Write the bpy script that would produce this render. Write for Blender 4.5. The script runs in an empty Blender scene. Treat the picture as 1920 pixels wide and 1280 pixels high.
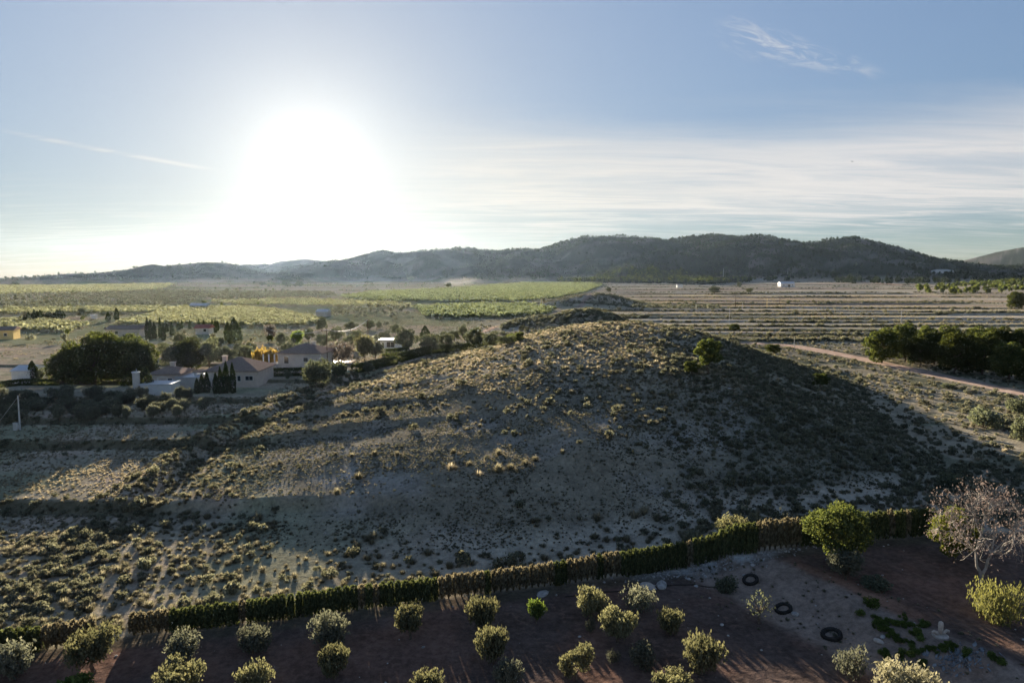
import bpy, math, random
import numpy as np
from mathutils import Vector, Matrix

R = math.radians
random.seed(7)
rng = np.random.default_rng(11)
scene = bpy.context.scene
COL = scene.collection

# ------------------------------------------------------------------ camera
CZ, PITCH, FPX = 25.0, R(5.58), 1280.0
cam_data = bpy.data.cameras.new('camera')
cam_data.sensor_width = 36.0
cam_data.lens = 24.0
cam_data.clip_start = 0.5
cam_data.clip_end = 30000
cam = bpy.data.objects.new('camera', cam_data)
cam.location = (0, 0, CZ)
cam.rotation_euler = (math.pi / 2 - PITCH, 0, 0)
COL.objects.link(cam)
scene.camera = cam

# ------------------------------------------------------------------ sun and sky
SUN_AZ, SUN_EL = R(-16.0), R(8.55)
SUN_DIR = Vector((math.sin(SUN_AZ) * math.cos(SUN_EL), math.cos(SUN_AZ) * math.cos(SUN_EL), math.sin(SUN_EL)))
sun_data = bpy.data.lights.new('sun', 'SUN')
sun_data.energy = 4.7
sun_data.angle = R(0.53)
sun_data.color = (1.0, 0.87, 0.69)
sun = bpy.data.objects.new('sun', sun_data)
sun.rotation_euler = (-SUN_DIR).to_track_quat('-Z', 'Y').to_euler()
sun.location = (-60, 100, 200)
COL.objects.link(sun)

scene.view_settings.view_transform = 'Standard'
scene.view_settings.look = 'None'
scene.view_settings.gamma = 1.0
scene.view_settings.use_curve_mapping = False
scene.view_settings.exposure = 2.85

HAZE_DENSITY = 0.85e-5
HAZE_ANISO = 0.62
SKY_STRENGTH = 0.06


class NT:
    """Small helper for wiring shader nodes."""
    def __init__(self, tree):
        self.t = tree
        self.n = tree.nodes
        self.l = tree.links

    def node(self, kind, **kw):
        nd = self.n.new(kind)
        for k, v in kw.items():
            setattr(nd, k, v)
        return nd

    def put(self, nd, idx, v):
        s = nd.inputs[idx]
        if hasattr(v, 'is_output') or isinstance(v, bpy.types.NodeSocket):
            self.l.new(v, s)
        else:
            s.default_value = v

    def math(self, op, a, b=None, c=None, clamp=False):
        nd = self.node('ShaderNodeMath', operation=op, use_clamp=clamp)
        self.put(nd, 0, a)
        if b is not None:
            self.put(nd, 1, b)
        if c is not None:
            self.put(nd, 2, c)
        return nd.outputs[0]

    def vmath(self, op, a, b=None, scale=None):
        nd = self.node('ShaderNodeVectorMath', operation=op)
        self.put(nd, 0, a)
        if b is not None:
            self.put(nd, 1, b)
        if scale is not None:
            self.put(nd, 'Scale', scale)
        return nd.outputs['Value'] if op in ('DOT_PRODUCT', 'LENGTH') else nd.outputs[0]

    def smooth(self, v, lo, hi, to0=0.0, to1=1.0):
        nd = self.node('ShaderNodeMapRange', interpolation_type='SMOOTHSTEP')
        self.put(nd, 0, v)
        nd.inputs[1].default_value = lo
        nd.inputs[2].default_value = hi
        nd.inputs[3].default_value = to0
        nd.inputs[4].default_value = to1
        return nd.outputs[0]

    def mix(self, f, a, b, blend='MIX'):
        nd = self.node('ShaderNodeMix', data_type='RGBA', blend_type=blend)
        self.put(nd, 0, f)
        self.put(nd, 6, a)
        self.put(nd, 7, b)
        return nd.outputs[2]

    def noise(self, vec, scale, detail=4.0, rough=0.55, dist=0.0):
        nd = self.node('ShaderNodeTexNoise')
        if vec is not None:
            self.l.new(vec, nd.inputs['Vector'])
        nd.inputs['Scale'].default_value = scale
        nd.inputs['Detail'].default_value = detail
        nd.inputs['Roughness'].default_value = rough
        nd.inputs['Distortion'].default_value = dist
        return nd.outputs['Fac']


def build_world():
    w = bpy.data.worlds.new('World')
    scene.world = w
    w.use_nodes = True
    w.node_tree.nodes.clear()
    g = NT(w.node_tree)
    out = g.node('ShaderNodeOutputWorld')
    bg = g.node('ShaderNodeBackground')
    bg.inputs['Strength'].default_value = SKY_STRENGTH
    g.l.new(bg.outputs[0], out.inputs[0])
    sky = g.node('ShaderNodeTexSky', sky_type='NISHITA')
    sky.sun_disc = False
    sky.sun_elevation = SUN_EL
    sky.sun_rotation = SUN_AZ
    sky.altitude = 600
    sky.air_density = 0.75
    sky.dust_density = 0.25
    sky.ozone_density = 2.0
    tc = g.node('ShaderNodeTexCoord')
    d = g.vmath('NORMALIZE', tc.outputs['Generated'])
    sep = g.node('ShaderNodeSeparateXYZ')
    g.l.new(d, sep.inputs[0])
    dx, dy, dz = sep.outputs
    # aureole that thin cirrus makes round the sun
    ca = g.vmath('DOT_PRODUCT', d, tuple(SUN_DIR))
    ang = g.math('ARCCOSINE', g.math('MINIMUM', ca, 0.999999))
    g1 = g.math('EXPONENT', g.math('MULTIPLY', g.math('POWER', g.math('DIVIDE', ang, R(4.8)), 1.15), -1.0))
    g2 = g.math('EXPONENT', g.math('DIVIDE', ang, -R(21)))
    glow = g.math('ADD', g.math('MULTIPLY', g1, 1.45), g.math('MULTIPLY', g2, 0.75))
    # cirrus seen on a high flat layer
    el = g.math('MULTIPLY', g.math('ARCSINE', dz), 180 / math.pi)
    az = g.math('MULTIPLY', g.math('ARCTAN2', dx, dy), 180 / math.pi)
    inv = g.math('DIVIDE', 1.0, g.math('ADD', g.math('MAXIMUM', dz, 0.0), 0.06))
    comb = g.node('ShaderNodeCombineXYZ')
    g.l.new(g.math('MULTIPLY', dx, inv), comb.inputs[0])
    g.l.new(g.math('MULTIPLY', dy, inv), comb.inputs[1])
    mp = g.node('ShaderNodeMapping')
    mp.inputs['Rotation'].default_value = (0, 0, R(-14))
    mp.inputs['Scale'].default_value = (0.42, 1.25, 1)
    g.l.new(comb.outputs[0], mp.inputs[0])
    soft = g.noise(mp.outputs[0], 0.75, 6, 0.62, 0.6)
    mp2 = g.node('ShaderNodeMapping')
    mp2.inputs['Rotation'].default_value = (0, 0, R(-20))
    mp2.inputs['Scale'].default_value = (0.55, 2.6, 1)
    g.l.new(comb.outputs[0], mp2.inputs[0])
    fine = g.noise(mp2.outputs[0], 1.1, 6, 0.60, 1.6)
    edge = g.math('ADD', el, g.math('MULTIPLY', g.math('SUBTRACT', soft, 0.5), 7.0))
    band_hi = g.smooth(edge, 8.5, 13.5, 1.0, 0.0)
    band_lo = g.smooth(g.math('ADD', el, g.math('MULTIPLY', g.math('SUBTRACT', fine, 0.5), 4.0)), 2.6, 6.0)
    band = g.math('MULTIPLY', band_hi, band_lo)
    body = g.smooth(g.math('ADD', g.math('MULTIPLY', soft, 0.6), g.math('MULTIPLY', fine, 0.4)), 0.36, 0.62)
    c1 = g.math('MULTIPLY', g.math('MULTIPLY', band, g.smooth(az, -14, 2)), g.math('MULTIPLY_ADD', body, 0.46, 0.50))
    # low streaks near the skyline, densest below the sun
    st = g.smooth(fine, 0.42, 0.66)
    c2 = g.math('MULTIPLY', g.math('MULTIPLY', st, g.smooth(el, 1.0, 8.0, 1.0, 0.0)), g.smooth(az, 2, 22, 0.4, 0.25))
    # one lone wisp high up
    ux = g.math('SUBTRACT', az, 22.5)
    uy = g.math('SUBTRACT', g.math('SUBTRACT', el, 16.0), g.math('MULTIPLY', ux, -0.36))
    wc = g.node('ShaderNodeCombineXYZ')
    g.l.new(g.math('MULTIPLY', ux, 0.22), wc.inputs[0])
    g.l.new(g.math('MULTIPLY', uy, 0.75), wc.inputs[1])
    wn = g.noise(wc.outputs[0], 1.6, 6, 0.62, 1.2)
    wid = g.smooth(ux, -6.5, 6.0, 1.9, 0.8)
    wm = g.math('MULTIPLY', g.smooth(g.math('ABSOLUTE', g.math('ADD', ux, 0.6)), 2.5, 6.6, 1.0, 0.0), g.smooth(g.math('DIVIDE', g.math('ABSOLUTE', uy), wid), 0.1, 1.0, 1.0, 0.0))
    c3 = g.math('MULTIPLY', wm, g.smooth(wn, 0.42, 0.72, 0.0, 0.62))
    # faint thin contrail
    vx = g.math('ADD', az, 29.5)
    vy = g.math('SUBTRACT', g.math('SUBTRACT', el, 8.6), g.math('MULTIPLY', vx, -0.12))
    c4 = g.math('MULTIPLY', g.math('MULTIPLY', g.smooth(g.math('ABSOLUTE', vy), 0.02, 0.22, 0.5, 0.0), g.smooth(g.math('ABSOLUTE', vx), 3.0, 7.5, 1.0, 0.0)), g.smooth(fine, 0.30, 0.55))
    cl = g.math('MINIMUM', g.math('ADD', g.math('ADD', c1, c2), g.math('ADD', c3, c4)), 1.0)
    # lit cirrus: brighter towards the sun
    cc = g.mix(g.smooth(ang, R(6), R(45)), (1.85, 1.64, 1.36, 1), (2.0, 1.86, 1.74, 1))
    # tone compression put into the sky colour: it dims the brightest part
    lum = g.vmath('DOT_PRODUCT', sky.outputs[0], (0.22, 0.68, 0.10))
    thin = g.vmath('SCALE', sky.outputs[0], scale=g.math('DIVIDE', 1.0, g.math('MULTIPLY_ADD', lum, 1 / 1.0, 1.04)))
    hs = g.node('ShaderNodeHueSaturation')
    hs.inputs['Saturation'].default_value = 0.9
    g.l.new(thin, hs.inputs['Color'])
    thin = hs.outputs[0]
    col = g.mix(g.math('MULTIPLY', cl, 0.8), thin, cc)
    glc = g.node('ShaderNodeVectorMath', operation='SCALE')
    glc.inputs[0].default_value = (1.0, 0.93, 0.80)
    g.l.new(glow, glc.inputs['Scale'])
    tot = g.vmath('ADD', col, glc.outputs[0])
    g.l.new(tot, bg.inputs['Color'])


build_world()

# ------------------------------------------------------------------ tagging helpers
def tag(o, label=None, cat=None, group=None, kind=None):
    if label: o['label'] = label
    if cat: o['category'] = cat
    if group: o['group'] = group
    if kind: o['kind'] = kind
    return o


def link(name, mesh, parent=None, loc=(0, 0, 0)):
    o = bpy.data.objects.new(name, mesh)
    o.location = loc
    COL.objects.link(o)
    if parent is not None:
        o.parent = parent
    return o


def thing(name, label, cat, loc, rz=0.0, scale=(1, 1, 1), group=None):
    o = bpy.data.objects.new(name, None)
    o.empty_display_size = 0.3
    o.location = loc
    o.rotation_euler = (0, 0, rz)
    o.scale = scale
    COL.objects.link(o)
    return tag(o, label, cat, group)


# ------------------------------------------------------------------ noise and the lie of the land
def vn(x, y, s):
    xi, yi = np.floor(x), np.floor(y)
    fx, fy = x - xi, y - yi
    fx = fx * fx * (3 - 2 * fx)
    fy = fy * fy * (3 - 2 * fy)

    def h(a, b):
        v = np.sin(a * 127.1 + b * 311.7 + s * 74.7) * 43758.5453
        return v - np.floor(v)
    return (h(xi, yi) * (1 - fx) + h(xi + 1, yi) * fx) * (1 - fy) + (h(xi, yi + 1) * (1 - fx) + h(xi + 1, yi + 1) * fx) * fy


def fbm(x, y, scale, octs=4, s=0.0):
    x = np.asarray(x, float) / scale
    y = np.asarray(y, float) / scale
    a, t, n = 0.5, 0.0, 0.0
    for k in range(octs):
        t = t + a * vn(x + 17.3 * k, y - 9.1 * k, s + k)
        n += a
        a *= 0.5
        x = x * 2.03
        y = y * 2.03
    return t / n


def ss(v, lo, hi):
    t = np.clip((v - lo) / (hi - lo), 0, 1)
    return t * t * (3 - 2 * t)


def interp(v, pts):
    a = np.array(pts, float)
    return np.interp(v, a[:, 0], a[:, 1])


# left foot of the mound (beyond it the terraced fields), as x for a given y
LEFT_FOOT = [(30, -30), (62, -37), (88, -40.5), (120, -35), (155, -25), (185, -15), (225, 0), (300, 20)]
BANKS = [(69.5, 1.15), (92, 1.0), (103.5, 0.8), (116, 0.6), (134, 0.5), (156, 0.4)]
TERR = [222, 240, 258, 277, 297, 319, 344, 372, 404, 442, 488, 545, 615, 690, 775, 870, 975, 1080]


def terr_off(k, x):
    """How far stepped-field bank k strays from its mean distance at x."""
    return (x - 110) * (0.085 * math.sin(k * 2.3) - 0.03) + 13 * (fbm(x, np.zeros_like(x) + 7.0 * k, 85, 3, 5.0) - 0.5)


def base(x, y):
    """Open country without the mound and the mountains."""
    d = 0.875 * x + 0.484 * y
    near_r = 1.4 * ss(d, 39.8, 45.6) + 1.6 * ss(y, 110, 230)
    near_l = 0.15 + 0 * x
    for k, (yb, h) in enumerate(BANKS):
        wob = 1.4 * (fbm(x, y * 0 + k * 31.7, 14, 2, 3.0) - 0.5) + (x + 50) * (0.03 if k else -0.02)
        near_l = near_l + h * ss(y - wob, yb - 0.9, yb + 0.5)
    side = ss(x, -26, 0)
    near = near_l * (1 - side) + near_r * side
    az = x / np.maximum(y, 30.0)
    slope = 0.0062 + 0.0033 * ss(az, -0.45, 0.25)
    yy = np.clip(y, 0, 1650)
    far = 3.6 + slope * (yy - 190)
    far = np.where(y > 1650, np.minimum(far, 25 - 0.0088 * y + 0.0088 * 1650 - (25 - far) * 1.0), far)
    t = ss(y, 165, 240)
    z = near * (1 - t) + far * t
    # stepped dry fields right of the mound
    saw = np.zeros_like(z)
    for k in range(len(TERR) - 1):
        off, off2 = terr_off(k, x), terr_off(k + 1, x)
        y0, y1 = TERR[k] + off, TERR[k + 1] + off2
        u = np.clip((y - y0) / (y1 - y0), 0, 1)
        inside = (y >= y0) & (y < y1)
        amp = (1.0 + 0.35 * math.sin(k * 1.7))
        rise = ss(y - y0, 0, 1.6)
        saw = np.where(inside, amp * (rise * (0.55 - u) + (1 - rise) * (-0.45)), saw)
    m = ss(x, 18 + 0.14 * np.maximum(y - 300, 0), 34 + 0.16 * np.maximum(y - 300, 0)) * (1 - ss(y, 1000, 1060)) * ss(y, 215, 225)
    m = m * (1 - ss(x - 0.42 * y, 60, 130) * ss(y, 380, 420))
    return z + saw * m


HILL = [  # x, y, z of the mound, measured
    (0, 86, 5.0), (0, 109, 8.4), (0, 135, 11.0), (28, 150, 14.3), (30, 105, 9.3), (-21, 132, 7.4), (-28, 132, 5.4), (-25, 90, 4.0), (-32, 90, 2.9), (-25, 70, 2.0), (-31, 72, 1.5),
    (0, 70, 2.75), (16, 75, 3.5), (34, 80, 3.9), (40, 78, 2.6), (29, 88, 6.0), (36.5, 106, 8.1), (48, 112, 6.0), (57, 112, 3.4), (41, 140, 12.2),
    (50, 142, 9.3), (63, 150, 5.3), (28, 185, 10.5), (10, 165, 11.8), (22, 225, 7.0), (-6, 160, 8.0), (-12, 112, 7.4), (-24, 112, 5.4), (-31, 112, 3.9), (15, 125, 10.9), (14, 98, 7.0), (-14, 80, 3.7),
    (46, 170, 8.0), (30, 255, 6.5), (55, 190, 5.5)]
FOOT = [(30, -30), (62, -37), (88, -40.5), (120, -35), (155, -25), (185, -15), (225, 0), (300, 20)]
BANKS = [(69.5, 1.15), (92, 1.0), (103.5, 0.8), (116, 0.6), (134, 0.5), (156, 0.4)]
TERR = [222, 240, 258, 277, 297, 319, 344, 372, 404, 442, 488, 545, 615, 690, 775, 870, 975, 1080]


def base(x, y):
    """Open country without the mound and the mountains."""
    d = 0.875 * x + 0.484 * y
    near_r = 1.4 * ss(d, 39.8, 45.6) + 1.6 * ss(y, 110, 230)
    near_l = 0.15 + 0 * x
    for k, (yb, h) in enumerate(BANKS):
        wob = 1.4 * (fbm(x, y * 0 + k * 31.7, 14, 2, 3.0) - 0.5) + (x + 50) * (0.03 if k else -0.02)
        near_l = near_l + h * ss(y - wob, yb - 0.9, yb + 0.5)
    side = ss(x, -26, 0)
    near = near_l * (1 - side) + near_r * side
    az = x / np.maximum(y, 30.0)
    slope = 0.0062 + 0.0033 * ss(az, -0.45, 0.25)
    yy = np.clip(y, 0, 1650)
    far = 3.6 + slope * (yy - 190)
    far = np.where(y > 1650, np.minimum(far, 25 - 0.0088 * y + 0.0088 * 1650 - (25 - far) * 1.0), far)
    t = ss(y, 165, 240)
    z = near * (1 - t) + far * t
    # stepped dry fields right of the mound
    saw = np.zeros_like(z)
    for k in range(len(TERR) - 1):
        tilt = 0.05 * math.sin(k * 2.3) - 0.03
        off = (x - 110) * tilt + 5 * (fbm(x, y * 0 + 7.0 * k, 60, 2, 5.0) - 0.5)
        off2 = (x - 110) * (0.05 * math.sin((k + 1) * 2.3) - 0.03) + 5 * (fbm(x, y * 0 + 7.0 * (k + 1), 60, 2, 5.0) - 0.5)
        y0, y1 = TERR[k] + off, TERR[k + 1] + off2
        u = np.clip((y - y0) / (y1 - y0), 0, 1)
        inside = (y >= y0) & (y < y1)
        amp = (1.0 + 0.35 * math.sin(k * 1.7))
        rise = ss(y - y0, 0, 1.6)
        saw = np.where(inside, amp * (rise * (0.55 - u) + (1 - rise) * (-0.45)), saw)
    m = ss(x, 18 + 0.14 * np.maximum(y - 300, 0), 34 + 0.16 * np.maximum(y - 300, 0)) * (1 - ss(y, 1000, 1060)) * ss(y, 215, 225)
    m = m * (1 - ss(x - 0.42 * y, 60, 130) * ss(y, 380, 420))
    return z + saw * m


HILL = [  # x, y, z of the mound, measured
    (0, 86, 5.5), (0, 109, 9.1), (0, 135, 10.8), (28, 150, 14.3), (30, 105, 9.9), (-21, 132, 5.9), (-25, 90, 3.1), (-25, 70, 1.7),
    (0, 70, 2.9), (16, 75, 4.1), (34, 80, 3.9), (40, 78, 2.6), (29, 88, 6.4), (36.5, 106, 8.3), (48, 112, 6.0), (57, 112, 3.4), (41, 140, 12.2),
    (50, 142, 9.3), (63, 150, 5.3), (28, 185, 10.5), (10, 165, 11.8), (22, 225, 7.0), (-6, 160, 7.5), (-12, 112, 6.8), (15, 125, 11.6), (14, 98, 8.0), (-14, 80, 3.8),
    (46, 170, 8.0), (30, 255, 6.5), (55, 190, 5.5)]
FOOT = [(-40, 50), (-34, 52), (-24, 54), (-12, 57), (0, 60), (12, 62), (24, 66), (36, 70), (48, 75), (56, 84), (59, 98), (62, 112), (69, 130), (74, 150), (74, 175), (68, 205), (58, 235), (48, 275),
        (38, 295), (20, 290), (6, 255), (-2, 225), (-16, 190), (-22, 165), (-30, 140), (-36, 122), (-40, 105), (-41, 90), (-40, 74), (-37, 62)]


def _rbf():
    P = [p for p in HILL] + [(x, y, None) for x, y in FOOT]
    c = np.array([(np.mean([f[0] for f in FOOT]), np.mean([f[1] for f in FOOT]))])
    out = []
    for x, y in FOOT:
        v = np.array([x, y]) - np.array([14, 130])
        n = v / np.linalg.norm(v)
        out += [(x + n[0] * 12, y + n[1] * 12, None), (x + n[0] * 40, y + n[1] * 40, None)]
    P += out
    X = np.array([p[0] for p in P], float)
    Y = np.array([p[1] for p in P], float)
    B = base(X, Y)
    Z = np.array([0.0 if p[2] is None else p[2] - b for p, b in zip(P, B)])
    D = np.sqrt((X[:, None] - X[None]) ** 2 + (Y[:, None] - Y[None]) ** 2 + 36.0)
    W = np.linalg.solve(D + np.eye(len(X)) * 0.02, Z)
    return X, Y, W


RX, RY, RW = _rbf()


def mound(x, y):
    sh = np.shape(x)
    x = np.ravel(x).astype(float)
    y = np.ravel(y).astype(float)
    r = np.zeros_like(x)
    sel = np.where((x > -60) & (x < 105) & (y > 42) & (y < 330))[0]
    for i in range(0, len(sel), 20000):
        j = sel[i:i + 20000]
        d = np.sqrt((x[j, None] - RX[None]) ** 2 + (y[j, None] - RY[None]) ** 2 + 36.0)
        r[j] = d @ RW
    r = np.maximum(r, 0) * ss(x, -56, -42) * (1 - ss(x, 80, 100)) * ss(y, 46, 57) * (1 - ss(y, 290, 325))
    return r.reshape(sh)


def crest(pts, D, depth_f=1.0):
    return [((px - 960) / FPX * D, CZ + (515 - py) / FPX * D) for px, py in pts]


RIDGES = [
    # points in degrees of a survey sheet turned into metres: crest line, distance, front width, back width
    (crest([(560, 520), (600, 508), (640, 491), (660, 486), (690, 477), (722, 469), (745, 474), (790, 472), (850, 467), (885, 467), (930, 473), (965, 468), (1010, 470), (1045, 458), (1090, 445), (1130, 444), (1190, 445), (1245, 452), (1290, 446), (1335, 441), (1375, 447), (1410, 443), (1440, 446), (1490, 457), (1520, 456), (1555, 449), (1595, 446), (1625, 453), (1660, 463), (1700, 474), (1740, 484), (1790, 491), (1850, 498), (1960, 503), (2200, 512)], 1900), 1900, 560, 700),
    (crest([(400, 512), (440, 505), (470, 497), (500, 495), (515, 499), (545, 489), (575, 486), (610, 490), (660, 497), (720, 510)], 2700), 2700, 500, 600),
    (crest([(-120, 526), (0, 524.5), (100, 521), (160, 517), (215, 511), (260, 504), (330, 497), (390, 492), (425, 493), (450, 503), (490, 512), (540, 519), (600, 524)], 1560), 1560, 330, 500),
    (crest([(1640, 505), (1790, 492), (1825, 483), (1865, 472), (1905, 464), (1950, 458), (2050, 452), (2300, 460)], 3100), 3100, 800, 700),
]


def mountains(x, y):
    z = np.zeros_like(x)
    for k, (pts, D, wf, wb) in enumerate(RIDGES):
        X = np.array([p[0] for p in pts])
        far = base(X, np.full_like(X, D))
        hc = np.interp(x, X, np.maximum(np.array([p[1] for p in pts]) - far, 0), left=0, right=0)
        spur = fbm(x, y * 0.35, 150 if k < 3 else 420, 4, 21 + k)
        spur = np.abs(2 * spur - 1)
        w = np.where(y < D, wf * (0.72 + 0.75 * (1 - spur)), wb)
        if k == 0:
            w = w * (1 - 0.66 * ss(x, 760, 1180))
        u = np.clip(np.abs(y - D) / w, 0, 1)
        f = (1 - u) ** 1.25 * (1 + 0.35 * u)
        rough = (fbm(x, y, 90, 4, 31 + k) - 0.5) * 48 * (1 - 0.7 * ss(x, 760, 1180)) * np.sin(np.pi * np.clip(u, 0, 1)) * np.clip(hc / 60, 0, 1)
        z = np.maximum(z, hc * f + rough * (f > 0))
    return z


ROAD = [(101, 60), (104, 100), (102.5, 120), (101, 137), (97.5, 160), (94, 182), (89, 198), (86, 208), (79, 213), (66, 214)]
TRACK = [(-14, 240), (-9, 255), (0, 285), (14, 330), (34, 385), (62, 455), (95, 560)]
FAR_TRACK = [(560, 1150), (553, 1080), (545, 1010), (528, 930)]


def poly_dist(x, y, pts):
    d = np.full(np.shape(x), 1e9)
    for (x0, y0), (x1, y1) in zip(pts[:-1], pts[1:]):
        vx, vy = x1 - x0, y1 - y0
        t = np.clip(((x - x0) * vx + (y - y0) * vy) / (vx * vx + vy * vy), 0, 1)
        d = np.minimum(d, np.hypot(x - x0 - t * vx, y - y0 - t * vy))
    return d


BUMPS = [(22, 252, 16, 11, 4.6), (6, 262, 10, 8, 3.0), (34, 262, 12, 8, 3.8), (44, 418, 26, 14, 5.5), (60, 425, 18, 12, 3.2)]


def H(x, y):
    x = np.asarray(x, float)
    y = np.asarray(y, float)
    z = base(x, y)
    m = mound(x, y)
    z = z + m
    for bx, by, sx, sy, h in BUMPS:
        z = z + h * np.exp(-((x - bx) / sx) ** 2 - ((y - by) / sy) ** 2)
    z = z + mountains(x, y)
    road = np.minimum(poly_dist(x, y, ROAD), poly_dist(x, y, TRACK))
    dbank = 0.875 * x + 0.484 * y
    z = z + 0.55 * (fbm(x, y, 1.9, 3, 12) - 0.5) * ss(dbank, 37, 40) * (1 - ss(dbank, 46, 49)) * (1 - ss(y, 56, 62)) * ss(x, 4, 9)
    wild = ss(road, 2.0, 5.0)
    rough = np.clip(m / 4, 0, 1) * 0.55 + 0.12
    z = z + wild * rough * ((fbm(x, y, 9, 3, 1) - 0.5) * 1.1 + (fbm(x, y, 2.2, 2, 2) - 0.5) * 0.28) * (1 - ss(y, 900, 1300))
    z = z + (fbm(x, y, 260, 2, 9) - 0.5) * 3.0 * ss(y, 260, 700) * (1 - ss(y, 1300, 1600))
    # shallow gully along the left foot of the mound
    fx = np.interp(y, [p[0] for p in LEFT_FOOT], [p[1] for p in LEFT_FOOT])
    g = np.exp(-((x - fx) / 1.6) ** 2) * ss(y, 58, 70) * (1 - ss(y, 200, 230))
    return z - 0.7 * g + 0.5 * np.exp(-((x - fx + 3.4) / 1.7) ** 2) * ss(y, 66, 74) * (1 - ss(y, 200, 230))


def ray(px, py):
    v = np.array([(px - 960) / FPX, 1.0, (640 - py) / FPX])
    c, s = math.cos(PITCH), math.sin(PITCH)
    return np.array([v[0], v[1] * c + v[2] * s, -v[1] * s + v[2] * c])


_T = np.concatenate([np.arange(25, 320, 0.25), np.arange(320, 900, 1.0), np.arange(900, 5200, 6.0)])


def at(px, py):
    """First point of the ground that a surveyed sight line meets."""
    d = ray(px, py)
    X, Y, Z = d[0] * _T, d[1] * _T, CZ + d[2] * _T
    g = Z - H(X, Y)
    i = int(np.argmax(g < 0)) if (g < 0).any() else len(_T) - 1
    if i == 0:
        t = _T[0]
    else:
        a, b = g[i - 1], g[i]
        t = _T[i - 1] + (_T[i] - _T[i - 1]) * a / (a - b + 1e-9)
    x, y = float(d[0] * t), float(d[1] * t)
    return x, y, float(H(np.array([x]), np.array([y]))[0])


def hz(x, y):
    return float(H(np.array([float(x)]), np.array([float(y)]))[0])


# ------------------------------------------------------------------ what grows or lies where
def in_poly(x, y, pts):
    x = np.asarray(x, float)
    c = np.zeros(np.shape(x), bool)
    n = len(pts)
    for i in range(n):
        x0, y0 = pts[i]
        x1, y1 = pts[(i + 1) % n]
        hit = ((y0 > y) != (y1 > y)) & (x < (x1 - x0) * (y - y0) / (y1 - y0 + 1e-12) + x0)
        c ^= hit
    return c


def pxpoly(*pts):
    return [at(px, py)[:2] for px, py in pts]


HEDGE = [at(px, py)[:2] for px, py in [(-60, 1232), (0, 1226), (100, 1216), (190, 1200), (250, 1190), (350, 1180), (440, 1170), (520, 1160), (640, 1145), (760, 1131), (900, 1113), (1000, 1101), (1100, 1088), (1200, 1075), (1285, 1062), (1345, 1047), (1400, 1036), (1450, 1030), (1510, 1023), (1600, 1012), (1680, 1007), (1745, 1002), (1790, 998)]]


def hedge_y(x):
    a = np.array(HEDGE)
    return np.interp(x, a[:, 0], a[:, 1])


FIELDS = {   # outlines on the plain
    'yellow_dome': pxpoly((215, 607), (300, 588), (400, 579), (455, 577), (520, 583), (590, 598), (600, 606), (560, 613), (440, 613), (330, 610), (260, 612)),
    'yellow_low': pxpoly((-60, 608), (40, 600), (130, 606), (165, 612), (130, 624), (60, 622), (0, 620), (-80, 622)),
    'yellow_mid': pxpoly((-60, 581), (120, 580), (250, 578), (420, 577), (420, 581), (280, 588), (140, 590), (-60, 592)),
    'yellow_far': pxpoly((-80, 537), (150, 536), (330, 533), (300, 543), (190, 549), (-80, 556)),
    'pale_far': pxpoly((390, 566), (560, 562), (700, 568), (770, 573), (770, 578), (620, 575), (440, 573)),
    'green_far': pxpoly((640, 559), (700, 549), (830, 543), (980, 531), (1120, 532), (1132, 535), (1095, 550), (1050, 559), (980, 566), (850, 567), (700, 566)),
    'green_near': pxpoly((778, 578), (900, 573), (990, 571), (1040, 582), (1030, 590), (960, 596), (870, 598), (800, 597)),
}
PINE_BELT = pxpoly((1720, 545), (1800, 536), (1940, 524), (2050, 520), (2050, 546), (1900, 552), (1760, 558), (1725, 557))


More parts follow.
